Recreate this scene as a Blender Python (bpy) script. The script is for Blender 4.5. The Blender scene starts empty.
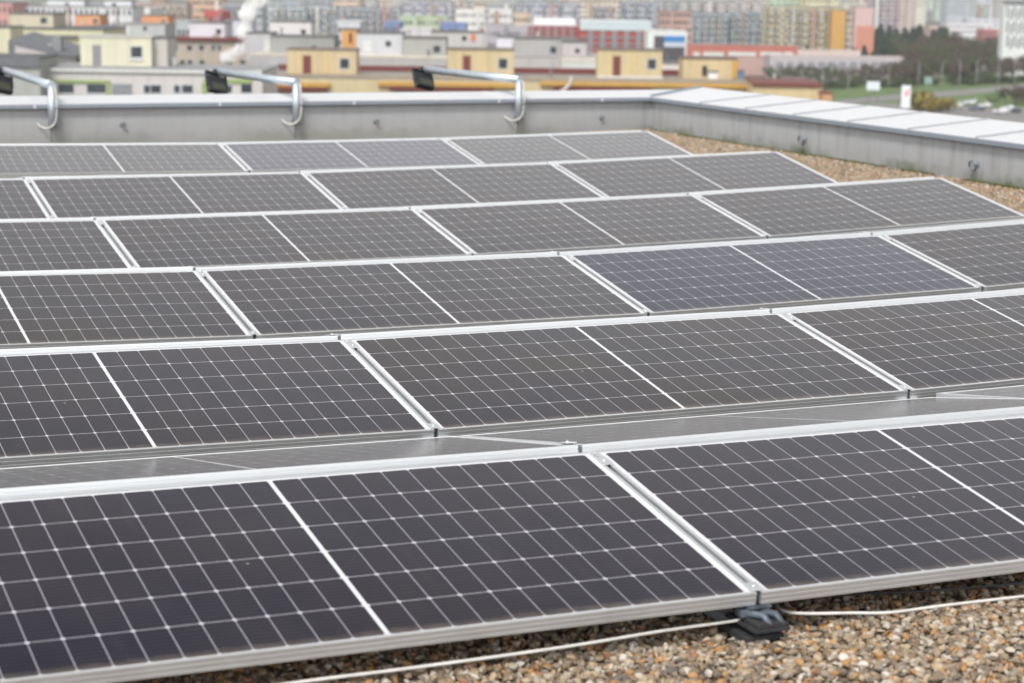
import bpy, bmesh, math, random
from mathutils import Vector, Matrix, noise

# ---------------------------------------------------------------- camera, sky, sun, exposure
C = bpy.data.collections.new('place')
scene = bpy.context.scene
scene.collection.children.link(C)
FPX, CAM = 1979.607, Vector((-6.92875, -4.35991, 1.6546))
PAN, PIT, ROL = -0.41614, 0.18028, -0.01434
cd = bpy.data.cameras.new('camera'); cam = bpy.data.objects.new('camera', cd)
scene.collection.objects.link(cam); scene.camera = cam
cd.sensor_width = 36; cd.lens = FPX / 1024 * 36
cd.clip_start = 0.1; cd.clip_end = 20000
RM = Matrix.Rotation(PAN, 3, 'Z') @ Matrix.Rotation(math.pi/2 - PIT, 3, 'X') @ Matrix.Rotation(-ROL, 3, 'Z')
cam.matrix_world = Matrix.Translation(CAM) @ RM.to_4x4()
cd.dof.use_dof = True; cd.dof.focus_distance = 7.9; cd.dof.aperture_fstop = 3.6

SUN_EL, SUN_AZ = math.radians(50), math.radians(224)      # azimuth: clockwise from +Y, where the sun stands
w = bpy.data.worlds.new('World'); scene.world = w; w.use_nodes = True
nt = w.node_tree; nt.nodes.clear()
sky = nt.nodes.new('ShaderNodeTexSky'); sky.sky_type = 'NISHITA'; sky.sun_disc = False
sky.sun_elevation = SUN_EL; sky.sun_rotation = SUN_AZ; sky.air_density = 1.0; sky.dust_density = 3.0
hs = nt.nodes.new('ShaderNodeHueSaturation'); hs.inputs['Saturation'].default_value = 0.03
hs.inputs['Value'].default_value = 1.0
bg = nt.nodes.new('ShaderNodeBackground'); bg.inputs['Strength'].default_value = 0.15
wo = nt.nodes.new('ShaderNodeOutputWorld')
# ramp added to the overcast sky: brighter low, dimmer high, for panel reflections
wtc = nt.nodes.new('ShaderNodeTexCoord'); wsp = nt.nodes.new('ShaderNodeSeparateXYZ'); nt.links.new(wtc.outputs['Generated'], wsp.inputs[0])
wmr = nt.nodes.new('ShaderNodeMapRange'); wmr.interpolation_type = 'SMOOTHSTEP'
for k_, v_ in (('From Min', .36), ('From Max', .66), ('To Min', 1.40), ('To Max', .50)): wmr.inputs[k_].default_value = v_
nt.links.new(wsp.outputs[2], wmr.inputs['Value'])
wno = nt.nodes.new('ShaderNodeTexNoise'); wno.inputs['Scale'].default_value = 2.2; wno.inputs['Detail'].default_value = 5
nt.links.new(wtc.outputs['Generated'], wno.inputs['Vector'])
wcl = nt.nodes.new('ShaderNodeMapRange')
for k_, v_ in (('From Min', .3), ('From Max', .7), ('To Min', .86), ('To Max', 1.14)): wcl.inputs[k_].default_value = v_
nt.links.new(wno.outputs[0], wcl.inputs['Value'])
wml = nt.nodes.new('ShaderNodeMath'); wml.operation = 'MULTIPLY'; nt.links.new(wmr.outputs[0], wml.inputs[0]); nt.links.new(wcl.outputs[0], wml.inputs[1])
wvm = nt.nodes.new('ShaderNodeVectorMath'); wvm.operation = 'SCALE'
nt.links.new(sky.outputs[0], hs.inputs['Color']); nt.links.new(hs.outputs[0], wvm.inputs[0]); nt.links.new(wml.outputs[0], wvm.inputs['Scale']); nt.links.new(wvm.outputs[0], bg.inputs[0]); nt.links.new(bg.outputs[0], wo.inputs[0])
sd = bpy.data.lights.new('sun', 'SUN'); sun = bpy.data.objects.new('sun', sd); scene.collection.objects.link(sun)
sd.energy = 1.95; sd.angle = math.radians(12); sd.color = (1, .965, .92)
sun_dir = Vector((math.sin(SUN_AZ)*math.cos(SUN_EL), math.cos(SUN_AZ)*math.cos(SUN_EL), math.sin(SUN_EL)))
sun.rotation_euler = sun_dir.to_track_quat('Z', 'Y').to_euler()
vs = scene.view_settings
vs.view_transform = 'Standard'; vs.look = 'None'; vs.gamma = 1; vs.exposure = 0.68; vs.use_curve_mapping = False
scene.cycles.volume_bounces = 5

R = random.Random(7)

# ---------------------------------------------------------------- projection helpers (pixel of the photograph -> point in the world)
def ray(px, py):
    return RM @ Vector(((px-512)/FPX, (341.5-py)/FPX, -1.0))
FWD = Vector((-math.sin(PAN), math.cos(PAN), 0)); RGT = Vector((math.cos(PAN), math.sin(PAN), 0))
def at(px, py, d):
    r = ray(px, py); return CAM + r * (d / r.dot(FWD))
def atz(px, py, z):
    r = ray(px, py); return CAM + r * ((z - CAM.z) / r.z)

# ---------------------------------------------------------------- materials
def lin(c):
    return tuple(((x/255)/12.92 if x/255 <= .04045 else ((x/255+.055)/1.055)**2.4) for x in c)
def newmat(name):
    m = bpy.data.materials.new(name); m.use_nodes = True
    return m, m.node_tree, m.node_tree.nodes['Principled BSDF']
_mc = {}
def mat(name, col, rough=.7, metal=0, var=.12, scale=3.0, bump=0, spec=.5):
    """plain procedural material: base colour with noise variation (linear rgb)"""
    key = (name, tuple(round(c, 3) for c in col), rough, metal)
    if key in _mc: return _mc[key]
    m, t, b = newmat(name)
    tc = t.nodes.new('ShaderNodeTexCoord'); n = t.nodes.new('ShaderNodeTexNoise')
    n.inputs['Scale'].default_value = scale; n.inputs['Detail'].default_value = 5
    r = t.nodes.new('ShaderNodeValToRGB')
    r.color_ramp.elements[0].position = .3; r.color_ramp.elements[1].position = .7
    r.color_ramp.elements[0].color = (*[c*(1-var) for c in col], 1)
    r.color_ramp.elements[1].color = (*[min(.95, c*(1+var)) for c in col], 1)
    t.links.new(tc.outputs['Object'], n.inputs['Vector']); t.links.new(n.outputs[0], r.inputs[0]); t.links.new(r.outputs[0], b.inputs['Base Color'])
    b.inputs['Roughness'].default_value = rough; b.inputs['Metallic'].default_value = metal
    b.inputs['Specular IOR Level'].default_value = spec
    if bump:
        bp = t.nodes.new('ShaderNodeBump'); bp.inputs['Strength'].default_value = bump; bp.inputs['Distance'].default_value = .01
        t.links.new(n.outputs[0], bp.inputs['Height']); t.links.new(bp.outputs[0], b.inputs['Normal'])
    _mc[key] = m
    return m
def M3(name, rgb, k=.8, **kw):
    return mat(name, tuple(c*k for c in lin(rgb)), **kw)

class G:
    """small math-node builder"""
    def __init__(s, t): s.t = t
    def m(s, op, a, b=None, c=None):
        n = s.t.nodes.new('ShaderNodeMath'); n.operation = op
        for i, v in enumerate((a, b, c)):
            if v is None: continue
            if isinstance(v, (int, float)): n.inputs[i].default_value = v
            else: s.t.links.new(v, n.inputs[i])
        return n.outputs[0]
    def mix(s, f, a, b):
        n = s.t.nodes.new('ShaderNodeMix'); n.data_type = 'RGBA'
        for sock, v in ((n.inputs[0], f), (n.inputs[6], a), (n.inputs[7], b)):
            if isinstance(v, (int, float)): sock.default_value = v
            elif isinstance(v, tuple): sock.default_value = (*v, 1) if len(v) == 3 else v
            else: s.t.links.new(v, sock)
        return n.outputs[2]
    def noise(s, vec, scale, detail=4, rough=.5):
        n = s.t.nodes.new('ShaderNodeTexNoise'); n.inputs['Scale'].default_value = scale
        n.inputs['Detail'].default_value = detail; n.inputs['Roughness'].default_value = rough
        s.t.links.new(vec, n.inputs['Vector']); return n.outputs[0]
    def ramp(s, f, stops, interp='LINEAR'):
        n = s.t.nodes.new('ShaderNodeValToRGB'); n.color_ramp.interpolation = interp
        e = n.color_ramp.elements
        while len(e) < len(stops): e.new(.5)
        for el, (p, c) in zip(e, stops): el.position = p; el.color = (*c, 1)
        s.t.links.new(f, n.inputs[0]); return n.outputs[0]

ML, MW, MT = 2.116, 1.038, 0.035        # module length, width, thickness
def glass_material():
    m, t, b = newmat('solar_cells'); g = G(t)
    tc = t.nodes.new('ShaderNodeTexCoord'); sp = t.nodes.new('ShaderNodeSeparateXYZ')
    t.links.new(tc.outputs['Object'], sp.inputs[0]); x, y = sp.outputs[0], sp.outputs[1]
    pu, pv = (ML/2-.028-.006)/12, (MW-.032)/6
    U = g.m('SUBTRACT', g.m('ABSOLUTE', g.m('SUBTRACT', x, ML/2)), .006)
    V = g.m('SUBTRACT', y, .016)
    inside = g.m('MULTIPLY', g.m('MULTIPLY', g.m('GREATER_THAN', U, 0), g.m('LESS_THAN', U, 12*pu)),
                 g.m('MULTIPLY', g.m('GREATER_THAN', V, 0), g.m('LESS_THAN', V, 6*pv)))
    du = g.m('PINGPONG', U, pu/2); dv = g.m('PINGPONG', V, pv/2)
    # pingpong gives distance to the nearest multiple of the pitch
    lu = g.m('LESS_THAN', du, .0012); lv = g.m('LESS_THAN', dv, .0014)
    ch = g.m('LESS_THAN', g.m('ADD', du, dv), .0086)
    gap = g.m('MAXIMUM', g.m('MAXIMUM', lu, lv), ch)
    bar = g.m('LESS_THAN', g.m('PINGPONG', g.m('ADD', V, pv/18), pv/18), .0007)
    oi = t.nodes.new('ShaderNodeObjectInfo')
    cu = g.m('FLOOR', g.m('DIVIDE', g.m('ADD', x, 0), pu)); cv = g.m('FLOOR', g.m('DIVIDE', V, pv))
    cb = t.nodes.new('ShaderNodeCombineXYZ'); t.links.new(cu, cb.inputs[0]); t.links.new(cv, cb.inputs[1]); t.links.new(oi.outputs['Random'], cb.inputs[2])
    wn = t.nodes.new('ShaderNodeTexWhiteNoise'); t.links.new(cb.outputs[0], wn.inputs[0])
    cell = g.mix(wn.outputs[0], (.004, .0032, .0042), (.009, .0068, .0075))
    lf = g.ramp(g.noise(tc.outputs['Object'], 1.3, 2), [(.35, (0, 0, 0)), (.65, (1, 1, 1))])
    cell = g.mix(g.m('MULTIPLY', lf, .6), cell, (.020, .011, .006))
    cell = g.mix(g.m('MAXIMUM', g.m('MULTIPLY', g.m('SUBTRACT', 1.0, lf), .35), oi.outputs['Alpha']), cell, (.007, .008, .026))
    cell = g.mix(g.m('MULTIPLY', bar, .09), cell, (.30, .30, .31))
    col = g.mix(lv, cell, (.38, .37, .40)); col = g.mix(lu, col, (.33, .33, .37)); col = g.mix(ch, col, (.46, .46, .50))
    col = g.mix(inside, (.58, .59, .61), col)
    # thin dust film and the odd drop mark
    d1 = g.noise(tc.outputs['Object'], 2.2, 6, .6)
    dust = g.m('MULTIPLY', g.ramp(d1, [(.35, (0, 0, 0)), (.75, (1, 1, 1))]), .022)
    vo = t.nodes.new('ShaderNodeTexVoronoi'); vo.inputs['Scale'].default_value = 2.3; t.links.new(tc.outputs['Object'], vo.inputs['Vector'])
    spot = g.m('LESS_THAN', vo.outputs['Distance'], .016)
    col = g.mix(g.m('ADD', dust, .001), col, (.36, .33, .29))
    edge = g.ramp(g.m('ADD', y, g.m('MULTIPLY', g.noise(tc.outputs['Object'], 9, 5, .7), .07)), [(.045, (1, 1, 1)), (.085, (0, 0, 0))])
    col = g.mix(g.m('MULTIPLY', edge, .22), col, (.34, .29, .23))
    mpr = t.nodes.new('ShaderNodeMapping'); mpr.inputs['Scale'].default_value = (14, 1.1, 1); t.links.new(tc.outputs['Object'], mpr.inputs[0])
    run = g.ramp(g.noise(mpr.outputs[0], 1.5, 5, .65), [(.60, (0, 0, 0)), (.78, (1, 1, 1))])
    col = g.mix(g.m('MULTIPLY', run, .05), col, (.36, .33, .29))
    col = g.mix(g.m('MULTIPLY', spot, .5), col, (.45, .43, .38))
    t.links.new(col, b.inputs['Base Color'])
    b.inputs['Roughness'].default_value = .14; b.inputs['IOR'].default_value = 1.34; b.inputs['Specular Tint'].default_value = (1, .94, .98, 1)
    b.inputs['Sheen Weight'].default_value = .035; b.inputs['Sheen Roughness'].default_value = .35; b.inputs['Sheen Tint'].default_value = (1, .95, .90, 1)
    rr = g.m('ADD', .10, g.m('MULTIPLY', d1, .12)); t.links.new(rr, b.inputs['Roughness'])
    # float glass texture: very slight waviness
    bp = t.nodes.new('ShaderNodeBump'); bp.inputs['Strength'].default_value = .05; bp.inputs['Distance'].default_value = .002
    t.links.new(g.noise(tc.outputs['Object'], 60, 2), bp.inputs['Height']); t.links.new(bp.outputs[0], b.inputs['Normal'])
    return m
def alu_material(name, col=(.78, .795, .81), rough=.42, metal=.85):
    m, t, b = newmat(name); g = G(t)
    tc = t.nodes.new('ShaderNodeTexCoord'); mp = t.nodes.new('ShaderNodeMapping'); mp.inputs['Scale'].default_value = (1.2, 9, 40)
    t.links.new(tc.outputs['Object'], mp.inputs[0])
    n = g.noise(mp.outputs[0], 3, 6, .6)
    t.links.new(g.mix(n, tuple(c*.86 for c in col), tuple(min(.95, c*1.08) for c in col)), b.inputs['Base Color'])
    t.links.new(g.m('ADD', rough-.08, g.m('MULTIPLY', n, .16)), b.inputs['Roughness'])
    b.inputs['Metallic'].default_value = metal
    return m
def galv_material():
    m, t, b = newmat('galvanised_steel'); g = G(t)
    tc = t.nodes.new('ShaderNodeTexCoord')
    vo = t.nodes.new('ShaderNodeTexVoronoi'); vo.inputs['Scale'].default_value = 45; t.links.new(tc.outputs['Object'], vo.inputs['Vector'])
    n = g.noise(tc.outputs['Object'], 12, 5)
    c = g.mix(vo.outputs['Color'], (.27, .31, .36), (.42, .47, .53))
    t.links.new(g.mix(n, c, (.50, .55, .60)), b.inputs['Base Color'])
    b.inputs['Metallic'].default_value = .55; b.inputs['Roughness'].default_value = .45
    return m
def wall_material():
    m, t, b = newmat('parapet_render'); g = G(t)
    tc = t.nodes.new('ShaderNodeTexCoord'); v = tc.outputs['Object']
    mp = t.nodes.new('ShaderNodeMapping'); mp.inputs['Scale'].default_value = (6, 6, .5); t.links.new(v, mp.inputs[0])
    base = g.mix(g.noise(v, 1.1, 6, .6), (.285, .295, .31), (.365, .375, .392))
    streak = g.noise(mp.outputs[0], 1.6, 6, .62)
    sp = t.nodes.new('ShaderNodeSeparateXYZ'); t.links.new(v, sp.inputs[0])
    # stains that run down, strongest on the right hand wall; damp and moss along the foot
    right = g.m('MULTIPLY', g.m('GREATER_THAN', sp.outputs[0], 4.2), 1.0)
    st = g.ramp(streak, [(.50, (0, 0, 0)), (.72, (1, 1, 1))])
    st = g.m('MULTIPLY', st, g.m('ADD', .15, g.m('MULTIPLY', right, .32)))
    col = g.mix(st, base, (.15, .145, .12))
    hgt = g.m('ADD', sp.outputs[2], g.m('MULTIPLY', g.noise(v, 7, 4, .7), .22))
    moss = g.ramp(hgt, [(.0, (1, 1, 1)), (.10, (0, 0, 0))])
    damp = g.ramp(hgt, [(.02, (1, 1, 1)), (.30, (0, 0, 0))])
    col = g.mix(g.m('MULTIPLY', damp, .35), col, (.17, .16, .13))
    col = g.mix(g.m('MULTIPLY', moss, g.m('MULTIPLY', g.ramp(g.noise(v, .9, 3), [(.42, (0, 0, 0)), (.6, (1, 1, 1))]), g.m('ADD', .25, g.m('MULTIPLY', right, .6)))), col, (.07, .085, .03))
    t.links.new(col, b.inputs['Base Color']); b.inputs['Roughness'].default_value = .9
    bp = t.nodes.new('ShaderNodeBump'); bp.inputs['Strength'].default_value = .35; bp.inputs['Distance'].default_value = .004
    t.links.new(g.noise(v, 90, 4), bp.inputs['Height']); t.links.new(bp.outputs[0], b.inputs['Normal'])
    return m
def pebble_material():
    m, t, b = newmat('river_pebbles'); g = G(t)
    oi = t.nodes.new('ShaderNodeObjectInfo'); tc = t.nodes.new('ShaderNodeTexCoord')
    stops = [(0, (.33, .25, .165)), (.14, (.52, .41, .28)), (.26, (.20, .15, .10)), (.38, (.50, .45, .37)), (.46, (.50, .26, .09)),
             (.56, (.28, .25, .21)), (.66, (.62, .56, .47)), (.71, (.16, .13, .10)), (.79, (.34, .29, .22)), (.87, (.10, .10, .105)), (.92, (.32, .15, .075)), (.96, (.70, .67, .62))]
    c = g.ramp(oi.outputs['Random'], stops, 'CONSTANT')
    n = g.noise(tc.outputs['Object'], 90, 5, .65)
    c2 = g.mix(g.m('MULTIPLY', n, .4), g.mix(.26, c, (.09, .055, .032)), (.19, .13, .08))
    t.links.new(c2, b.inputs['Base Color']); b.inputs['Roughness'].default_value = .62
    return m
def bed_material():
    m, t, b = newmat('gravel_bed'); g = G(t)
    tc = t.nodes.new('ShaderNodeTexCoord')
    vo = t.nodes.new('ShaderNodeTexVoronoi'); vo.inputs['Scale'].default_value = 48; t.links.new(tc.outputs['Object'], vo.inputs['Vector'])
    sx = t.nodes.new('ShaderNodeSeparateColor'); t.links.new(vo.outputs['Color'], sx.inputs[0])
    c = g.ramp(sx.outputs[0], [(0, (.12, .09, .06)), (.3, (.16, .13, .09)), (.5, (.07, .055, .04)), (.7, (.2, .17, .13)), (.88, (.16, .09, .04))], 'CONSTANT')
    t.links.new(c, b.inputs['Base Color']); b.inputs['Roughness'].default_value = .9
    bp = t.nodes.new('ShaderNodeBump'); bp.inputs['Strength'].default_value = 1; bp.inputs['Distance'].default_value = .01; bp.invert = True
    t.links.new(vo.outputs['Distance'], bp.inputs['Height']); t.links.new(bp.outputs[0], b.inputs['Normal'])
    return m
GLASS = glass_material(); ALU = alu_material('anodised_aluminium'); GALV = galv_material(); WALL = wall_material()
BACKSHEET = mat('white_backsheet', (.75, .75, .74), .6)
RUBBER = mat('black_rubber', (.022, .022, .024), .85, var=.3, scale=40)
COPE = alu_material('coping_sheet', (.60, .61, .63), .5, .25)
SEAM = alu_material('seam_sheet', (.34, .355, .38), .5, .3)
DRIP = alu_material('drip_edge_sheet', (.27, .31, .36), .5, .5)
CABLE = mat('white_cable_sheath', (.54, .53, .50), .55, scale=20)
BLACKP = mat('black_cast_housing', (.02, .022, .026), .45, scale=20)
LENS = mat('lamp_glass', (.055, .058, .042), .6, scale=8, spec=.2)
JOINT = mat('dark_joint', (.06, .06, .055), .9)
WIN = mat('window_glass', (.045, .052, .06), .15, var=.5, scale=.4)
WFR = mat('window_frame_white', (.5, .52, .54), .5)

# ---------------------------------------------------------------- mesh helpers
class MB:
    def __init__(s): s.v, s.f, s.mi, s.sm = [], [], [], []
    def face(s, pts, mi=0, smooth=False):
        i = len(s.v); s.v += [tuple(p) for p in pts]; s.f.append(tuple(range(i, i+len(pts)))); s.mi.append(mi); s.sm.append(smooth)
    def box(s, x0, x1, y0, y1, z0, z1, mi=0, T=None, top=None):
        P = [Vector((x, y, z)) for z in (z0, z1) for y in (y0, y1) for x in (x0, x1)]
        if T: P = [T @ p for p in P]
        i = len(s.v); s.v += [tuple(p) for p in P]
        F = [(0, 2, 3, 1), (4, 5, 7, 6), (0, 1, 5, 4), (2, 6, 7, 3), (0, 4, 6, 2), (1, 3, 7, 5)]
        for k, f in enumerate(F):
            s.f.append(tuple(i+j for j in f)); s.mi.append(top if (k == 1 and top is not None) else mi); s.sm.append(False)
    def tube(s, pts, r, n=12, mi=0, cap=True):
        pts = [Vector(p) for p in pts]; base = len(s.v)
        rr = r if isinstance(r, (list, tuple)) else [r]*len(pts)
        up = Vector((0, 0, 1))
        for k, p in enumerate(pts):
            d = (pts[min(k+1, len(pts)-1)] - pts[max(k-1, 0)]).normalized()
            a = d.cross(up)
            if a.length < .05: a = d.cross(Vector((1, 0, 0)))
            a.normalize(); bb = d.cross(a).normalized()
            for j in range(n):
                th = 2*math.pi*j/n; s.v.append(tuple(p + (a*math.cos(th) + bb*math.sin(th))*rr[k]))
        for k in range(len(pts)-1):
            for j in range(n):
                s.f.append((base+k*n+j, base+(k+1)*n+j, base+(k+1)*n+(j+1) % n, base+k*n+(j+1) % n)); s.mi.append(mi); s.sm.append(True)
        if cap:
            s.f.append(tuple(base+j for j in range(n))); s.mi.append(mi); s.sm.append(False)
            e = base+(len(pts)-1)*n
            s.f.append(tuple(e+j for j in reversed(range(n)))); s.mi.append(mi); s.sm.append(False)
    def mesh(s, name, mats):
        me = bpy.data.meshes.new(name); me.from_pydata(s.v, [], s.f)
        for m in (mats if isinstance(mats, (list, tuple)) else [mats]): me.materials.append(m)
        me.polygons.foreach_set('material_index', s.mi); me.polygons.foreach_set('use_smooth', s.sm)
        me.update(); return me
    def build(s, name, mats, parent=None, bevel=0):
        o = bpy.data.objects.new(name, s.mesh(name, mats)); C.objects.link(o)
        if parent: o.parent = parent
        if bevel:
            b = o.modifiers.new('bevel', 'BEVEL'); b.width = bevel; b.segments = 2; b.limit_method = 'ANGLE'
        return o
def tag(o, label=None, cat=None, group=None, kind=None):
    for k, v in (('label', label), ('category', cat), ('group', group), ('kind', kind)):
        if v: o[k] = v
    return o
def empty(name, mw):
    o = bpy.data.objects.new(name, None); C.objects.link(o)
    o.matrix_world = mw if isinstance(mw, Matrix) else Matrix.Translation(mw); o.empty_display_size = .2
    return o
def copy_tree(o, parent=None):
    c = o.copy(); C.objects.link(c); c.parent = parent
    for ch in list(kids.get(o, [])): copy_tree(ch, c)
    return c
kids = {}
def reg(root, *parts): kids[root] = list(parts)
def smooth_path(pts, n=8):
    pts = [Vector(p) for p in pts]; out = []
    for i in range(len(pts)-1):
        p0 = pts[max(i-1, 0)]; p1 = pts[i]; p2 = pts[i+1]; p3 = pts[min(i+2, len(pts)-1)]
        for k in range(n):
            t = k/n
            out.append(.5*((2*p1) + (p2-p0)*t + (2*p0-5*p1+4*p2-p3)*t*t + (3*p1-p0-3*p2+p3)*t**3))
    out.append(pts[-1]); return out

# ---------------------------------------------------------------- setting: ground, roof deck, gravel
GZ = -32.0
gm, t, b = newmat('city_ground'); g = G(t); tc = t.nodes.new('ShaderNodeTexCoord')
n1 = g.noise(tc.outputs['Object'], .006, 6, .6); n2 = g.noise(tc.outputs['Object'], .06, 6, .6)
c1 = g.ramp(n1, [(.38, (.10, .095, .08)), (.5, (.065, .075, .04)), (.62, (.13, .125, .115))])
t.links.new(g.mix(g.m('MULTIPLY', n2, .5), c1, (.11, .10, .07)), b.inputs['Base Color']); b.inputs['Roughness'].default_value = .95
mb = MB(); mb.face([(-9000, -3000, GZ), (14000, -3000, GZ), (14000, 14000, GZ), (-9000, 14000, GZ)])
tag(mb.build('ground', gm), kind='structure')
mb = MB(); mb.box(-16, 4.62, -9, 17.45, GZ+.02, -.22)
tag(mb.build('roof', mat('roof_membrane', (.12, .12, .115), .9)), kind='structure')

def gz(x, y):
    ys = [(-2, -.072), (-.02, -.080), (.12, -.118), (.4, -.132), (2.4, -.134), (4.8, -.138), (18, -.128)]
    z = ys[0][1] if y < -2 else ys[-1][1]
    for (a, za), (b_, zb) in zip(ys, ys[1:]):
        if a <= y <= b_: z = za+(zb-za)*(y-a)/(b_-a)
    z -= .065*max(0, min(1, 3.6-x))*max(0, min(1, (y-12)/2))
    return z - .010*max(-3, min(3, x+4))*max(0, 1-max(0, y)/4)
def sheet(mb, x0, x1, y0, y1, dz, step=.5):
    nx, ny = max(1, int((x1-x0)/step)), max(1, int((y1-y0)/step)); i0 = len(mb.v)
    for j in range(ny+1):
        for i in range(nx+1):
            x, y = x0+(x1-x0)*i/nx, y0+(y1-y0)*j/ny; mb.v.append((x, y, gz(x, y)+dz+.006*noise.noise(Vector((x*1.7, y*1.7, 0)))))
    for j in range(ny):
        for i in range(nx):
            a = i0+j*(nx+1)+i; mb.f.append((a, a+1, a+nx+2, a+nx+1)); mb.mi.append(0); mb.sm.append(True)
def gravel(name, patches, density, seed, rmin, rmax):
    mb = MB()
    for (x0, x1, y0, y1) in patches: sheet(mb, x0, x1, y0, y1, 0)
    o = mb.build(name, PEB)
    ng = bpy.data.node_groups.new('gravel_scatter', 'GeometryNodeTree')
    ng.interface.new_socket('Geometry', in_out='INPUT', socket_type='NodeSocketGeometry')
    ng.interface.new_socket('Geometry', in_out='OUTPUT', socket_type='NodeSocketGeometry')
    N = ng.nodes; Lk = ng.links
    gi = N.new('NodeGroupInput'); go = N.new('NodeGroupOutput')
    dp = N.new('GeometryNodeDistributePointsOnFaces'); dp.inputs['Density'].default_value = density; dp.inputs['Seed'].default_value = seed
    Lk.new(gi.outputs[0], dp.inputs['Mesh'])
    # vertical scatter
    rv = N.new('FunctionNodeRandomValue'); rv.data_type = 'FLOAT_VECTOR'
    rv.inputs[0].default_value = (0, 0, -.004); rv.inputs[1].default_value = (0, 0, .016)
    spn = N.new('GeometryNodeSetPosition'); Lk.new(dp.outputs['Points'], spn.inputs[0]); Lk.new(rv.outputs[0], spn.inputs['Offset'])
    jn = N.new('GeometryNodeJoinGeometry')
    for k in range(4):
        ic = N.new('GeometryNodeMeshIcoSphere'); ic.inputs['Radius'].default_value = 1; ic.inputs['Subdivisions'].default_value = 3
        pos = N.new('GeometryNodeInputPosition'); no = N.new('ShaderNodeTexNoise'); no.noise_dimensions = '4D'
        no.inputs['W'].default_value = k*7.3; no.inputs['Scale'].default_value = .9; no.inputs['Detail'].default_value = 1.5
        Lk.new(pos.outputs[0], no.inputs['Vector'])
        sub = N.new('ShaderNodeVectorMath'); sub.operation = 'SUBTRACT'; Lk.new(no.outputs['Color'], sub.inputs[0]); sub.inputs[1].default_value = (.5, .5, .5)
        sc = N.new('ShaderNodeVectorMath'); sc.operation = 'SCALE'; Lk.new(sub.outputs[0], sc.inputs[0]); sc.inputs['Scale'].default_value = 1.0
        sp_ = N.new('GeometryNodeSetPosition'); Lk.new(ic.outputs['Mesh'], sp_.inputs[0]); Lk.new(sc.outputs[0], sp_.inputs['Offset'])
        ss = N.new('GeometryNodeSetShadeSmooth'); Lk.new(sp_.outputs[0], ss.inputs[0])
        sm = N.new('GeometryNodeSetMaterial'); sm.inputs['Material'].default_value = PEB; Lk.new(ss.outputs[0], sm.inputs[0])
        gi2 = N.new('GeometryNodeGeometryToInstance'); Lk.new(sm.outputs[0], gi2.inputs[0]); Lk.new(gi2.outputs[0], jn.inputs[0])
    io = N.new('GeometryNodeInstanceOnPoints'); io.inputs['Pick Instance'].default_value = True
    Lk.new(spn.outputs[0], io.inputs['Points']); Lk.new(jn.outputs[0], io.inputs['Instance'])
    r1 = N.new('FunctionNodeRandomValue'); r1.data_type = 'FLOAT_VECTOR'; r1.inputs[0].default_value = (-.5, -.5, 0); r1.inputs[1].default_value = (.5, .5, 6.28); r1.inputs['Seed'].default_value = 5
    r2 = N.new('FunctionNodeRandomValue'); r2.data_type = 'FLOAT_VECTOR'
    r2.inputs[0].default_value = (rmin, rmin*.8, rmin*.6); r2.inputs[1].default_value = (rmax*1.2, rmax, rmax*.75); r2.inputs['Seed'].default_value = 9
    Lk.new(r1.outputs[0], io.inputs['Rotation']); Lk.new(r2.outputs[0], io.inputs['Scale'])
    Lk.new(io.outputs[0], go.inputs[0])
    md = o.modifiers.new('scatter', 'NODES'); md.node_group = ng
    return tag(o, 'loose multicoloured river pebbles covering the flat roof', 'gravel', kind='stuff')
PEB = pebble_material()
mb = MB(); sheet(mb, -15.9, 4.45, -8.9, 17.22, -.002); tag(mb.build('roof_gravel_bed', bed_material()), kind='structure')
gravel('roof_gravel', [(-8.5, 4.42, -1.9, 1.25), (2.0, 4.42, 1.25, 17.18)], 4000, 3, .0042, .0142)

# ---------------------------------------------------------------- parapets
def slab(mb, P, dz):  # closed slab from 4 top points
    T = [Vector(p) for p in P]; Bm = [p - Vector((0, 0, dz)) for p in T]
    mb.face(T); mb.face(list(reversed(Bm)))
    for i in range(4):
        j = (i+1) % 4; mb.face([T[j], T[i], Bm[i], Bm[j]])
ZI, ZB, ZR = .285, .345, .372
root = empty('parapet_wall', Vector((-5, 17.2, -.155)))
tag(root, 'grey rendered parapet wall across the back of the roof under pale metal coping', 'wall')
off = Matrix.Translation(-Vector((-5, 17.2, -.155)))
def child(mb, name, m, root, base, bevel=0):
    o = mb.build(name, m, root, bevel); o.location = -Vector(base); return o
base = (-5, 17.2, -.155)
mb = MB(); mb.box(-16, 4.45, 17.2, 17.45, -.215, ZI-.03); child(mb, 'wall_body', WALL, root, base)
mb = MB(); slab(mb, [(-16, 17.14, ZI), (4.37, 17.14, ZI), (5.33, 17.62, ZB), (-16, 17.62, ZB)], .022); child(mb, 'coping', COPE, root, base)
mb = MB(); mb.box(-16, 4.38, 17.132, 17.146, ZI-.045, ZI-.004); child(mb, 'drip_edge', DRIP, root, base)
for x in (-3.05, -1.02, .55, 2.35, 3.7):
    mb = MB(); slab(mb, [(x, 17.14, ZI+.004), (x+.02, 17.14, ZI+.004), (x+.02, 17.60, ZB+.004), (x, 17.60, ZB+.004)], .006)
    mb.box(x-.002, x+.022, 17.128, 17.134, ZI-.045, ZI-.002); child(mb, 'coping_seam', COPE, root, base)
for x in (-2.86, -.12, 2.63):
    mb = MB(); mb.box(x-.004, x+.004, 17.197, 17.201, -.14, .16); child(mb, 'wall_joint', JOINT, root, base)

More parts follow.
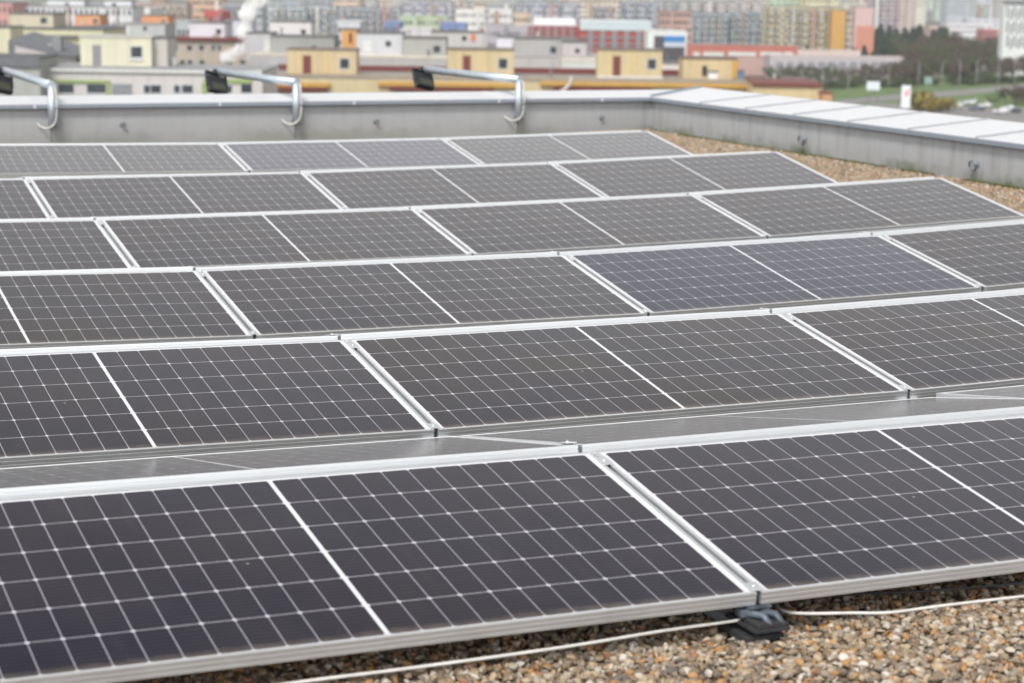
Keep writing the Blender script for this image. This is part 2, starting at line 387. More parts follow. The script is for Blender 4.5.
root = empty('parapet_wall', Vector((4.42, 8, -.155))); base = (4.42, 8, -.155)
tag(root, 'stained grey parapet wall along the right roof edge with wide white coping', 'wall')
mb = MB(); mb.box(4.42, 4.66, -9, 17.2, -.150, ZI-.03); child(mb, 'wall_body', WALL, root, base)
mb = MB(); slab(mb, [(4.37, 17.14, ZI+.002), (4.37, -9, ZI+.002), (5.33, -9, ZR), (5.33, 17.62, ZR)], .022); child(mb, 'coping', COPE, root, base)
mb = MB(); mb.box(4.358, 4.372, -9, 17.13, ZI-.045, ZI-.002); child(mb, 'drip_edge', DRIP, root, base)
y = 17.0
for y in (15.92, 14.88, 13.86, 12.82, 11.75, 10.68, 9.62, 8.56, 7.5, 6.44):
    mb = MB(); slab(mb, [(4.372, y+.012, ZI+.017), (4.372, y-.012, ZI+.017), (5.329, y-.012, ZR+.013), (5.329, y+.012, ZR+.013)], .014); o = child(mb, 'coping_seam', SEAM, root, base); mb = MB()
    mb.box(4.352, 4.359, y-.025, y+.025, ZI-.048, ZI); child(mb, 'seam_clip', DRIP, root, base)
mb = MB(); slab(mb, [(4.365, 17.15, ZI+.03), (4.39, 17.13, ZI+.03), (5.33, 17.58, ZR+.02), (5.30, 17.61, ZR+.02)], .028); child(mb, 'coping_seam', DRIP, root, base)

# moss along the foot of the right wall
def tuft_mesh(seed, n, r, h, w_):
    q = random.Random(seed); mb = MB()
    for i in range(n):
        x, y = q.gauss(0, r*.5), q.gauss(0, r*.25); hh = h*(.4+q.random()); a = q.random()*6.28
        dx, dy = math.cos(a)*w_, math.sin(a)*w_
        mb.face([(x-dx, y-dy, 0), (x+dx, y+dy, 0), (x+q.gauss(0, .5)*h, y+q.gauss(0, .5)*h, hh)])
    return mb
MOSS = mat('moss', (.075, .085, .028), .95, var=.5, scale=30)
mb = MB()
for i in range(1500):
    yy = 17.15 - 8.8*R.random()**1.1
    if noise.noise(Vector((yy*1.3, 3, 0))) < -.12: continue
    x = 4.42 - abs(R.gauss(0, .035)); s = .006+.012*R.random()
    T = Matrix.Translation((x, yy, -.122)) @ Matrix.Rotation(R.random()*3, 4, 'Z')
    mb.box(-s, s, -s*.8, s*.8, -.01, s*1.1, 0, T)
tag(mb.build('moss', MOSS), 'dark green moss cushions along the foot of the right parapet', 'moss', kind='stuff')

# ring anchors in the walls
def ring_anchor():
    root = empty('ring_anchor', Matrix.Identity(4))
    mb = MB(); mb.box(-.018, .018, -.012, 0, -.018, .018); p = mb.build('plate', DRIP, root, .003)
    mb = MB(); mb.tube([(0, 0, 0), (0, -.045, 0)], .009, 10); q = mb.build('bolt', GALV, root)
    mb = MB(); n = 20; mb.tube([(.034*math.sin(6.2832*k/n), -.05 - .012*math.cos(6.2832*k/n), -.012+.034*math.cos(6.2832*k/n)) for k in range(n+1)], .007, 8, cap=False)
    r_ = mb.build('ring', alu_material('dark_steel', (.18, .2, .22), .5, .6), root)
    reg(root, p, q, r_); return root
ra = ring_anchor()
rings = [((-2.09, 17.2, .055), 0, .8, 'small steel ring anchor in the back parapet left of the middle lamp arm'),
         ((.84, 17.2, .046), 0, .8, 'small steel ring anchor in the back parapet between middle and right lamp arms'),
         ((3.73, 17.2, .050), 0, .8, 'small steel ring anchor in the back parapet near the roof corner'),
         ((4.42, 13.67, .045), -math.pi/2, 1.3, 'steel ring anchor on the right parapet, the farther of two'),
         ((4.42, 10.69, .045), -math.pi/2, 1.3, 'steel ring anchor on the right parapet, the nearer of two')]
for i, (loc, rz, sc, lab) in enumerate(rings):
    o = ra if i == 0 else copy_tree(ra)
    o.matrix_world = Matrix.Translation(loc) @ Matrix.Rotation(rz, 4, 'Z') @ Matrix.Scale(sc, 4)
    tag(o, lab, 'anchor', 'ring anchors on the parapets')

# floodlight arms over the back parapet
def lamp_arm(x0, zt, x1, y1, label, tilt, yaw=0):
    root = empty('floodlight_arm', Vector((x0, 17.12, .03))); bs = (x0, 17.12, .03)
    tag(root, label, 'floodlight', 'floodlight arms over the back parapet')
    r = .044
    mb = MB(); mb.tube([(x0+.01, 17.12, .03), (x0+.01, 17.12, zt-.01)], r, 20); child(mb, 'post', GALV, root, bs)
    mb = MB(); mb.tube([(x0+.01, 17.10, zt), (x1, y1, zt+.03)], r*1.02, 20); child(mb, 'arm', GALV, root, bs)
    for zz in (.06, .18):
        mb = MB(); mb.box(x0-.03, x0+.06, 17.16, 17.198, zz, zz+.04); child(mb, 'clamp_bracket', GALV, root, bs)
    pts = [(x0+.03, 17.06, zt-.01), (x0+.045, 17.045, zt-.14), (x0+.04, 17.05, .16), (x0+.01, 17.07, .065), (x0-.06, 17.11, .03), (x0-.11, 17.16, .045), (x0-.135, 17.2, .075)]
    mb = MB(); mb.tube(smooth_path(pts), .0085, 8); child(mb, 'cable', CABLE, root, bs)
    # lamp head hanging under the arm's far end
    T = Matrix.Translation((x1-.05, y1, zt-.01)) @ Matrix.Rotation(yaw, 4, 'Z') @ Matrix.Rotation(.22, 4, 'Y') @ Matrix.Rotation(tilt, 4, 'X') @ Matrix.Diagonal((.82, 1, 1.05, 1))
    mb = MB(); mb.box(-.15, .15, -.035, .035, -.235, -.03, 0, T)
    for k in range(9): mb.box(-.14+k*.033, -.13+k*.033, .035, .062, -.22, -.05, 0, T)
    h = child(mb, 'lamp_housing', BLACKP, root, bs, .006)
    mb = MB(); mb.box(-.10, .11, -.041, -.0351, -.215, -.125, 0, T); o = mb.build('lamp_glass', LENS, h)
    mb = MB(); mb.box(-.17, -.155, -.02, .02, -.16, .03, 0, T); mb.box(.155, .17, -.02, .02, -.16, .03, 0, T); mb.box(-.17, .17, -.02, .02, .015, .03, 0, T)
    mb.box(-.05, .05, -.05, .05, -.01, .05, 0, T); child(mb, 'yoke', BLACKP, root, bs)
lamp_arm(-2.868, .488, -2.90, 19.75, 'galvanised lamp arm with black floodlight at the left end of the back parapet', -.55, .25)
lamp_arm(-.14, .497, -.50, 18.98, 'galvanised lamp arm with black floodlight in the middle of the back parapet', -.6, .2)
lamp_arm(2.597, .510, 2.17, 19.03, 'galvanised lamp arm with black floodlight nearest the roof corner', -.75, .1)

# ---------------------------------------------------------------- solar array
PITCH, TILT, XP = 2.37631, .1627, 2.094+.03704
RP = [[0.05604, 0.02592, 0.00282, -0.03404, -0.04854, -0.0022], [0.09499, 0.01432, -0.05754, -0.13039, -0.09887, 0.17748],
      [0.01863, 0.00625, -0.02855, -0.02218, -0.00623, 0.03209], [-0.006, 0.00147, 0.0065, 0.00634, 0.00756, -0.01812],
      [0.00869, 0.00638, 0.00335, -0.0033, -0.01162, -0.03938], [-0.00646, 0.0076, 0.00672, 0.00874, 0.0057, -0.00163],
      [0.00065, 0.00382, 0.00448, 0.00366, 0.00316, 0.00359]]
def S(r, x, v):
    if r > 5:
        p = S(5, x, v); return p + Vector((0, PITCH*(r-5), 0))
    dx, dy, dz, ts, yw, sl, bw = [q[r] for q in RP]
    t_ = TILT+ts; xr = x+2
    return Vector((x+dx-yw*v*math.cos(t_), r*PITCH+v*math.cos(t_)+dy+yw*xr, v*math.sin(t_)+dz+sl*xr+bw*(xr**2-4)))
# frame with a grooved outer face
def frame_mesh():
    mb = MB(); lip = .011
    prof = [(0, 0), (0, -.010), (.0022, -.0105), (.0022, -.013), (0, -.0135), (0, -.024), (.0018, -.0245), (.0018, -.027), (0, -.0275), (0, -MT)]
    def ring(off_, z): return [Vector((off_, off_, z)), Vector((ML-off_, off_, z)), Vector((ML-off_, MW-off_, z)), Vector((off_, MW-off_, z))]
    rings_ = [ring(a, z) for a, z in prof] + [ring(.028, -MT), ring(.028, -MT+.002), ring(.003, -MT+.002)]
    for k in range(len(rings_)-1):
        for i in range(4):
            j = (i+1) % 4; mb.face([rings_[k][i], rings_[k+1][i], rings_[k+1][j], rings_[k][j]])
    a, b_ = ring(0, 0), ring(lip, 0); c_ = ring(lip, -.004)
    for i in range(4):
        j = (i+1) % 4; mb.face([a[j], b_[j], b_[i], a[i]]); mb.face([b_[j], c_[j], c_[i], b_[i]])
    return mb.mesh('frame', ALU)
def glass_mesh():
    mb = MB(); e = .0108
    mb.face([(e, e, -.0018), (ML-e, e, -.0018), (ML-e, MW-e, -.0018), (e, MW-e, -.0018)])
    mb.face([(e, MW-e, -.007), (ML-e, MW-e, -.007), (ML-e, e, -.007), (e, e, -.007)], 1)
    return mb.mesh('glass', [GLASS, BACKSHEET])
panel0 = empty('solar_panel', Matrix.Identity(4))
fr = bpy.data.objects.new('frame', frame_mesh()); C.objects.link(fr); fr.parent = panel0
gl = bpy.data.objects.new('cell_glass', glass_mesh()); C.objects.link(gl); gl.parent = panel0
jb = MB(); 
for xx in (ML/2,): jb.box(xx-.03, xx+.03, MW*.5-.05, MW*.5+.05, -.022, -.0075)
jb = jb.build('junction_box', BLACKP, panel0)
reg(panel0, fr, gl, jb)
used = [False]
def place_panel(P00, P10, P01, P11, blue):
    ux = ((P10-P00)+(P11-P01)).normalized(); uv = (P01-P00)+(P11-P10); uv = (uv-ux*uv.dot(ux)).normalized(); n = ux.cross(uv)
    c = (P00+P10+P01+P11)/4; o_ = c - ux*ML/2 - uv*MW/2
    M = Matrix(((ux.x, uv.x, n.x, o_.x), (ux.y, uv.y, n.y, o_.y), (ux.z, uv.z, n.z, o_.z), (0, 0, 0, 1)))
    if used[0]: p = copy_tree(panel0)
    else: p = panel0; used[0] = True
    p.matrix_world = M
    for ch in C.objects:
        pass
    return p, M
ORD = ['first', 'second', 'third', 'fourth', 'fifth']
ROWN = ['frontmost row', 'second row from the front', 'third row from the front', 'fourth row from the front', 'fifth row from the front', 'rearmost row by the back parapet']
ROWN2 = ['frontmost row', 'second row', 'third row', 'fourth row', 'fifth row', 'rearmost row']
lo = [-4, -5, -4, -4, -4, -3]
first_vis = [-3, -3, -3, -3, -3, -2]; last_vis = [-2, -1, 0, 0, 0, 0]
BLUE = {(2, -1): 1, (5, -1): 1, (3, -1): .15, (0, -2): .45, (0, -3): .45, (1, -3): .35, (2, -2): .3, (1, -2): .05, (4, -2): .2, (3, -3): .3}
def setblue(p, v):
    for ch in pk[p]:
        ch.color = (1, 1, 1, v)
pk = {}
def place_kids(p):
    return [o for o in C.objects if o.parent == p]
panels = []
for r in range(6):
    for m in range(lo[r], 1):
        x0 = m*XP-.011; x1 = x0+ML
        p, M = place_panel(S(r, x0, 0), S(r, x1, 0), S(r, x0, MW), S(r, x1, MW), 0)
        k = m-first_vis[r]; vis = 0 <= k and m <= last_vis[r]
        if vis:
            side = 'left' ; lab = f"black solar panel in the {ROWN[r]}, {ORD[k]} from the left"
            if r == 0: lab = ('large dark solar panel filling the bottom left, in the frontmost row', 'dark solar panel at the right end of the frontmost row above bare gravel')[k]
            if m == 0 and r >= 3: lab = f"black solar panel at the right end of the {ROWN[r]}"
            if BLUE.get((r, m), 0) > .5: lab = f"bluish solar panel in the {ROWN[r]}"
        else:
            lab = f"solar panel of the {ROWN2[r]} beyond the picture's {'left' if k < 0 else 'right'} edge"
        tag(p, lab, 'solar panel', 'solar panels tilted towards the viewer')
        panels.append((p, BLUE.get((r, m), 0)))
        # the panel behind the ridge, sloping away
        if r < 6:
            A = S(r, x1, MW)+Vector((0, .10, .003)); Bq = S(r, x0, MW)+Vector((0, .10, .003))
            def low(x, top):
                nz = S(r+1, x, 0).z+.007 if r < 5 else top.z-.17
                dz_ = nz-top.z
                return top+Vector((0, math.sqrt(MW*MW-dz_*dz_), dz_))
            p, M = place_panel(low(x1, A), low(x0, Bq), A, Bq, 0)
            if vis:
                lab = f"solar panel sloping away behind the {ROWN[r]}, {ORD[k]} from the left"
                if r == 0: lab = ('grey glinting solar panel seen edge-on behind the bottom left panel', 'grey glinting solar panel seen edge-on behind the front right panel')[k]
            else: lab = f"solar panel behind the {ROWN2[r]} beyond the picture's {'left' if k < 0 else 'right'} edge"
            tag(p, lab, 'solar panel', 'solar panels sloping away from the viewer')
            panels.append((p, 0))
bypar = {}
for o in C.objects:
    if o.parent: bypar.setdefault(o.parent.name, []).append(o)
for p, v in panels:
    for ch in bypar[p.name]:
        if ch.name.startswith('cell_glass'): ch.color = (1, 1, 1, v)

FOOTM = mat('dull_zinc', (.085, .105, .13), .5, .3, var=.4, scale=25)
# mounting rails with clamps in every gap between panels
def mount(r, m):
    xg = m*XP-.018
    B0, T0 = S(r, xg, 0), S(r, xg, MW)
    A = T0+Vector((0, .10, .003)); zl = S(r+1, xg, 0).z if r < 5 else A.z-.17
    dz_ = zl-A.z; D = A+Vector((0, math.sqrt(MW*MW-dz_*dz_), dz_))
    zg = gz(xg, B0.y) if r else gz(xg, -.3)+.014; bs = (xg, B0.y, zg)
    root = empty('mounting_rail', Vector(bs))
    zr = min(B0.z, 0)-MT-.012
    def ch(mb, name, mt, bevel=0): return child(mb, name, mt, root, bs, bevel)
    fx = B0.x
    mb = MB()
    mb.box(fx-.022, fx+.022, B0.y-.02, D.y+.02, -.100, -.072); ch(mb, 'rail', GALV)
    for yy in (B0.y-.035, T0.y-.02, D.y-.14):
        mb = MB(); zz = gz(fx, yy); mb.box(fx-.06, fx+.06, yy, yy+.16, zz, zz+.02); ch(mb, 'rubber_mat', RUBBER, .004)
    mb = MB(); mb.box(fx-.028, fx+.028, T0.y+.03, T0.y+.07, -.066, T0.z-MT-.006); mb.box(fx-.04, fx+.04, T0.y-.03, A.y+.03, T0.z-MT-.010, T0.z-MT-.003); ch(mb, 'ridge_post', ALU)
    # hooks carrying the low edges
    mb = MB(); mb.box(fx-.035, fx+.035, B0.y+.02, B0.y+.05, -.066, B0.z-MT-.006); mb.box(fx-(.035 if r == 0 else .05), fx+(.035 if r == 0 else .05), B0.y-(.004 if r == 0 else .018), B0.y+.05, B0.z-MT-.008, B0.z-MT-.002); ch(mb, 'low_hook', FOOTM if r == 0 else ALU)
    mb = MB(); mb.box(fx-.035, fx+.035, D.y-.05, D.y+.012, -.066, D.z-MT-.006); mb.box(fx-.05, fx+.05, D.y-.05, D.y+.018, D.z-MT-.008, D.z-MT-.002); ch(mb, 'low_hook', ALU)
    for (P, Q) in ((B0, T0), (D, A)):
        d = (Q-P); d.normalize(); ux = Vector((1, 0, 0)); n = ux.cross(d) if d.y > 0 else d.cross(ux)
        n.normalize()
        for v, ln in ((.035, .05), (MW-.085, .06)):
            o_ = P + d*v
            T = Matrix(((1, d.x, n.x, o_.x), (0, d.y, n.y, o_.y), (0, d.z, n.z, o_.z), (0, 0, 0, 1)))
            mb = MB(); mb.box(-.019, .019, -ln/2, ln/2, .0015, .004, 0, T); mb.box(-.005, .005, -ln/2, ln/2, -.035, .0015, 1, T)
            mb.tube([T @ Vector((0, 0, .005)), T @ Vector((0, 0, .008))], .006, 8)
            c_ = ch(mb, 'clamp', [ALU, BLACKP])  # stem coloured black to paint the shade deep in the panel gap
        # strip lying deeper in the gap
        T = Matrix(((1, d.x, n.x, P.x), (0, d.y, n.y, P.y), (0, d.z, n.z, P.z), (0, 0, 0, 1)))
    if r == 0:
        # ribbed galvanised end foot standing on its mat in front of the row
        zb = B0.z-MT
        mb = MB(); mb.box(fx-.05, fx+.06, B0.y-.066, B0.y+.10, zg+.004, zg+.016); ch(mb, 'foot_mat', RUBBER, .003)
        for dx_ in (-.012, .026):
            mb = MB(); mb.tube([(fx+dx_-.03, B0.y+.045, zb-.014), (fx+dx_-.012, B0.y+.0, zb-.022), (fx+dx_+.006, B0.y-.035, zg+.042), (fx+dx_+.012, B0.y-.062, zg+.022)], [.008, .011, .011, .007], 10)
            ch(mb, 'foot_rib', FOOTM)
        mb = MB(); mb.box(fx-.055, fx-.025, B0.y+.0, B0.y+.04, zg+.03, zb-.010); ch(mb, 'foot_bracket', FOOTM, .004)
        mb = MB(); mb.box(fx-.04, fx+.05, B0.y-.065, B0.y+.06, zg+.016, zg+.030); ch(mb, 'foot_plate', RUBBER, .003)
    return root
GAPN = {0: {-2: 0}, 1: {-2: 0, -1: 1}, 2: {-2: 0, -1: 1, 0: 2}, 3: {-2: 0, -1: 1, 0: 2}, 4: {-2: 0, -1: 1, 0: 2}, 5: {-1: 0, 0: 1}}
for r in range(6):
    for m in GAPN[r]:
        o = mount(r, m); k = GAPN[r][m]
        lab = f"aluminium rail and clamps in the {ORD[k]} gap from the left, {ROWN2[r]}"
        if r == 0: lab = 'aluminium rail with ribbed galvanised foot standing on the gravel in the front panel gap'
        tag(o, lab, 'mounting rail', 'mounting rails in the gaps between panels')

# lightning conductor wires on the gravel
def wire(pts, rad, m, name, label, cat='wire'):
    mb = MB(); mb.tube(smooth_path(pts, 10), rad, 8); tag(mb.build(name, m), label, cat)
q = [atz(150, 706, -.03), atz(290, 683.5, -.03), atz(400, 669.5, -.033), atz(512, 654.5, -.036), atz(587, 643.5, -.042), atz(662, 631, -.048), atz(737, 620.5, -.048), atz(760, 616, -.045), atz(768, 608, -.05)]
wire(q, .0045, CABLE, 'conductor_wire', 'thin pale conductor wire on the gravel under the bottom left panel')
q = [atz(776, 604, -.055), atz(784, 611, -.05), atz(805, 613.5, -.05), atz(850, 613, -.052), atz(890, 612.5, -.055), atz(940, 606, -.055), atz(1000, 599, -.055), atz(1080, 590, -.062)]
wire(q, .0045, CABLE, 'conductor_wire', 'thin pale conductor wire on the gravel under the front right panel')
q = [atz(790, 597, -.062), atz(860, 594, -.055), atz(940, 590, -.055), atz(1060, 580, -.055)]
wire(q, .004, BLACKP, 'black_cable', 'black cable in the shade under the front right panel', 'cable')

#CITY#
# ---------------------------------------------------------------- the town beyond the parapet
# everything stands on the ground (GZ) at its own distance and size
def sc(d): return d/FPX
def body(px0, px1, ytop, d):
    a = at(px0, ytop, d); b_ = at(px1, ytop, d)
    return a, b_, (a.z+b_.z)/2
def bmatrix(px0, px1, ytop, d, rot=0):
    a, b_, z = body(px0, px1, ytop, d)
    return Matrix.Translation((a.x, a.y, 0)) @ Matrix.Rotation(PAN+math.radians(rot), 4, 'Z'), (b_-a).length, z
def stained(rgb, k, **kw):
    c = tuple(k*x for x in lin(rgb)); m, t, b = newmat('painted_wall'); g = G(t)
    tc = t.nodes.new('ShaderNodeTexCoord'); mp = t.nodes.new('ShaderNodeMapping'); mp.inputs['Scale'].default_value = (1.3, 1.3, .16)
    mp.inputs['Location'].default_value = (R.random()*30, 0, R.random()*30)
    t.links.new(tc.outputs['Object'], mp.inputs[0])
    st = g.ramp(g.noise(mp.outputs[0], 1.0, 6, .65), [(.46, (0, 0, 0)), (.72, (1, 1, 1))])
    bl = g.noise(mp.outputs[0], .25, 3)
    c1 = g.mix(bl, tuple(x*.86 for x in c), tuple(min(.9, x*1.1) for x in c))
    t.links.new(g.mix(g.m('MULTIPLY', st, .38), c1, tuple(x*.45+.02 for x in c)), b.inputs['Base Color']); b.inputs['Roughness'].default_value = .85
    return m
class Bd:
    """a building: front face in its local x-z plane, y pointing away from the viewer"""
    def __init__(s, name, label, cat, px0, px1, ytop, d, dep, col, zb=GZ, rot=0, roof=(105, 104, 102), ybot=None, group=None, win=None, rmat=None):
        s.M, s.w, s.z = bmatrix(px0, px1, ytop, d, rot); s.d, s.rot, s.dep = d, rot, dep
        if ybot is not None: zb = at((px0+px1)/2, ybot, d).z
        s.zb = zb; s.px0 = px0
        s.root = empty(name, s.M @ Matrix.Translation((0, 0, zb)))
        tag(s.root, label, cat, group)
        s.inv = Matrix.Translation((0, 0, -zb))
        s.col = stained( tuple(min(255, max(0, .80*c_+.20*sum(col)/3+R.uniform(-3, 3))) for c_ in col), WK, scale=.45, var=.13)
        mb = MB(); mb.box(0, s.w, 0, dep, zb, s.z)
        if win: s.grid(mb, **win)
        s.put(mb, 'wall', [s.col, WIN, GREYP, WARMP, WHP, SALM])
        mb = MB(); mb.box(-.06, s.w+.06, -.06, dep+.06, s.z+.003, s.z+.18)
        s.put(mb, 'roof', M3('roof_sheet', roof, .7, scale=.5, var=.15))
        if d < 400 and dep > 7: s.clutter()
    def clutter(s):
        q = random.Random(int(s.px0*7)+5)
        for k in range(max(1, int(s.w/7))):
            x = q.uniform(.8, s.w-1); y = q.uniform(1, s.dep-1.5); h = q.uniform(.35, 1.0); mb = MB()
            if q.random() < .6:
                mb.tube([(x, y, s.z+.18), (x, y, s.z+.18+h)], .13, 8); mb.tube([(x, y, s.z+.18+h), (x, y, s.z+.3+h)], .22, 8); s.put(mb, 'vent_pipe', q.choice([GREYP, WHP, DARKR]))
            else:
                mb.box(x, x+.9, y, y+.7, s.z+.18, s.z+.18+h*.8); s.put(mb, 'vent_box', q.choice([GREYP, WHP, WARMP]))
        if q.random() < .5:
            x = q.uniform(1, s.w-1); mb = MB(); mb.tube([(x, 1.5, s.z+.18), (x, 1.5, s.z+3.1)], .03, 5); mb.box(x-.5, x+.5, 1.47, 1.53, s.z+2.6, s.z+2.64); mb.box(x-.35, x+.35, 1.47, 1.53, s.z+2.9, s.z+2.94); s.put(mb, 'antenna', DARKR)
    def put(s, mb, name, m, parent=None):
        o = mb.build(name, m, parent or s.root)
        if not parent: o.matrix_local = s.inv
        return o
    def X(s, px, py=None):
        p = at(px, 40 if py is None else py, s.d); return (s.M.inverted() @ p)
    def rect(s, x0, x1, y0, y1):
        a = s.X(x0, (y0+y1)/2); b_ = s.X(x1, (y0+y1)/2); t_ = s.X((x0+x1)/2, y0); u = s.X((x0+x1)/2, y1)
        return a.x, b_.x, u.z, t_.z
    def grid(s, mb, cols, floors, fh=2.8, fw=.55, wh=1.4, top=.7, balc=0, mis=0):
        """rows of windows (and balcony bands) as relief of the wall itself"""
        q = random.Random(int(s.px0)+cols); cw = s.w/cols
        for f in range(floors):
            z = s.z-top-(f+1)*fh+fh-wh
            if z < s.zb: break
            for c in range(cols):
                x = (c+.5)*cw; hw = cw*fw/2
                mb.box(x-hw, x+hw, -.05, .02, z, z+wh, 1 if q.random() > .25 else 2)
                if balc and c % balc == 0: mb.box(x-cw*.46, x+cw*.46, -.9, -.055, z-.7, z+.25, 2 if q.random() > .4 else 3)
        nst = cols//4
        for k in range(nst):
            c = q.randrange(cols); x = (c+.08)*cw; mb.box(x, x+cw*q.choice([.3, .5, .84]), -.35, -.06, s.zb, s.z-.05, q.choice([0, 0, 2, 2, 3, 4, 5]))
        return mb
    def window(s, x0, x1, y0, y1, sill=True, name='window'):
        a, b_, z0, z1 = s.rect(x0, x1, y0, y1)
        mb = MB(); fr_ = .07 if s.d < 240 else .04; mb.box(a-fr_, b_+fr_, -.05, -.005, z0-fr_*1.5, z1+fr_)
        f = s.put(mb, name, WFR)
        mb = MB(); mb.box(a, b_, -.062, -.051, z0, z1); mb.build('pane', WIN, f)
        return f
    def slot(s, x0, x1, y0, y1, m, name, proud=.06, dep=None):
        a, b_, z0, z1 = s.rect(x0, x1, y0, y1)
        mb = MB(); mb.box(a, b_, -proud, -.004 if dep is None else dep, z0, z1); return s.put(mb, name, m)
WK = .80
SALM = M3('salmon_panels', (196, 150, 132), .6)
GREYP = M3('balcony_grey', (150, 152, 156), .6); WARMP = M3('balcony_warm', (176, 160, 138), .6)
REDP = M3('red_trim', (128, 62, 56), .6); WHP = M3('white_trim', (225, 225, 222), .65); DARKR = M3('dark_roofing', (122, 124, 130), .6, var=.25)
GRN = M3('green_trim', (150, 170, 105), .7)

# --- nearest block on the left: long cream block, dark-roofed neighbour, penthouses
b1 = Bd('apartment_block', 'pale grey flat block with green window surrounds just beyond the left lamp arms', 'apartment block', 40, 262, 71, 185, 12, (198, 197, 190), roof=(150, 152, 154))
b1.slot(40, 262, 69.6, 72.6, WHP, 'cornice', .25)
for (x0, x1, y0, y1) in ((58, 74, 84, 93), (87, 106, 84, 93), (144, 150, 85, 93), (151, 161, 85, 93), (174, 180, 85, 93), (182, 193, 85, 93), (241, 252, 84, 93), (222, 232, 85, 93)): b1.window(x0, x1, y0, y1)
for (x0, x1, y0, y1) in ((50, 110, 80, 83), (50, 54, 83, 97), (106.8, 110, 83, 97), (204, 252, 79, 83), (202, 207, 83, 97)): b1.slot(x0, x1, y0, y1, GRN, 'green_surround', .15)
b1.slot(112, 132, 84, 96, GREYP, 'panel', .05)
b2 = Bd('apartment_block', 'grey block with dark roof edge at the far left behind the lamp arm', 'apartment block', -60, 39.5, 58, 182, 7, (168, 168, 166), roof=(90, 92, 96))
b2.slot(-60, 39.5, 57, 66, DARKR, 'roof_edge', .3)
b3 = Bd('rooftop_house', 'cream rooftop house with pale door and large window above the pale grey block', 'rooftop house', 80, 151, 38, 190, 6, (214, 207, 184), ybot=70, roof=(190, 188, 180))
b3.window(131, 142, 46.5, 57.5); b3.slot(92.5, 101, 45, 65, GREYP, 'door', .05); b3.slot(130, 143, 58.5, 60.5, WHP, 'sill', .15)
b3b = Bd('rooftop_house', 'plain light grey rooftop box right of the cream rooftop house', 'rooftop house', 151.5, 167, 39, 191, 5, (196, 190, 184), ybot=70)
b4 = Bd('apartment_block', 'yellowish cream block behind the sloping dark roof at upper left', 'apartment block', -40, 103, 29.5, 238, 14, (210, 204, 165), roof=(95, 96, 98))
b4.slot(48, 78, 35, 38, DARKR, 'ledge', .4)
b4b = Bd('rooftop_house', 'beige rooftop house with one dark window at upper left', 'rooftop house', 9, 53, 14.5, 243, 7, (196, 190, 165), ybot=33)
b4b.window(40.5, 47, 17.5, 23.5)
b4c = Bd('rooftop_house', 'cream rooftop wall at the far left edge', 'rooftop house', -30, 10, 28, 220, 6, (214, 210, 178), ybot=60)
# sloping dark roof in front of it
bs = Bd('workshop', 'low building with sloping dark roof and skylight strip at upper left', 'workshop', 8, 76, 57, 198, 8, (120, 118, 114), ybot=70, roof=(100, 100, 104))
mb = MB(); w_, z_ = bs.w, bs.z
mb.face([(0, .2, z_+1.6), (0, 11, z_+2.2), (w_, 11, z_+.3), (w_, .2, z_-.2)]); mb.face([(0, .2, z_+1.6), (w_, .2, z_-.2), (w_, .2, z_-.9), (0, .2, z_-.9)])
mb.face([(0, .2, z_-.9), (0, 11, z_-.9), (0, 11, z_+2.2), (0, .2, z_+1.6)]); mb.face([(w_, .2, z_-.9), (w_, .2, z_-.2), (w_, 11, z_+.3), (w_, 11, z_-.9)])
bs.put(mb, 'sloping_roof', DARKR)
mb = MB(); mb.face([(.7, .15, z_-.3), (w_*.93, .15, z_-.75), (w_*.93, .15, z_-.2), (.7, .15, z_+1.05)]); bs.put(mb, 'pale_roof_slope', M3('pale_roofing', (205, 200, 196), .65))
mb = MB(); mb.box(w_*.55, w_*.68, 3, 4.2, z_+.5, z_+2.0); bs.put(mb, 'vent_housing', GREYP)

# --- nearest block in the middle and right: long yellow block with three penthouses
YEL = (208, 184, 138)
y1 = Bd('apartment_block', 'long yellow apartment block with dark red ledges running behind the back parapet', 'apartment block', 262.5, 752, 81, 224, 16, YEL, roof=(150, 145, 138))
for (x0, x1) in ((265, 327), (390, 494), (553, 651)): y1.slot(x0, x1, 87.5, 90.5, REDP, 'red_ledge', .9)
for (x0, x1) in ((262, 330), (378, 520), (540, 752)): y1.slot(x0, x1, 82.5, 86.5, M3('ochre_band', (215, 168, 84), .6), 'ochre_band', .5)
mb = MB(); mb.box(0, y1.w, 15, 15.4, y1.z+.2, y1.z+.85); y1.put(mb, 'red_parapet', REDP)
mb = MB(); mb.box(0, y1.w, .3, 2.2, y1.z+.185, y1.z+.4); y1.put(mb, 'gutter_strip', WARMP)
y2 = Bd('apartment_block', 'yellow block end with dark red roof edge near the road on the right', 'apartment block', 752.5, 822, 85, 215, 12, YEL, roof=(118, 62, 56), rot=-3)
y2.slot(752, 822, 83.6, 86.2, REDP, 'red_cornice', .3)
y3 = Bd('annex', 'small yellow annex stepping down at the end of the yellow block', 'annex', 822.5, 832, 94, 212, 6, (200, 150, 105), roof=(120, 62, 56))
def penthouse(x0, x1, yt, yb, label, plinth=True):
    p = Bd('rooftop_house', label, 'rooftop house', x0, x1, yt, 226.5, 5, YEL, ybot=yb+7, roof=(120, 108, 98), group='yellow rooftop houses')
    w1 = (x1-x0)/69
    mb = MB()
    p.slot(x0+16*w1, x0+24*w1, yt+5, yb, REDP, 'door', .06)
    p.window(x0+53*w1, x0+62*w1, yt+8, yt+18)
    p.slot(x0-.3, x1+.3, yb+.2, yb+4.6, WHP, 'plinth', .12)
    for u in (11.5, 38.5): p.slot(x0+u*w1, x0+(u+1.6)*w1, yt+1, yb, M3('yellow_light', (236, 208, 150), .66), 'corner_strip', .1)
    return p
penthouse(287, 356, 50.5, 75.5, 'yellow rooftop house with red door and window, leftmost of three')
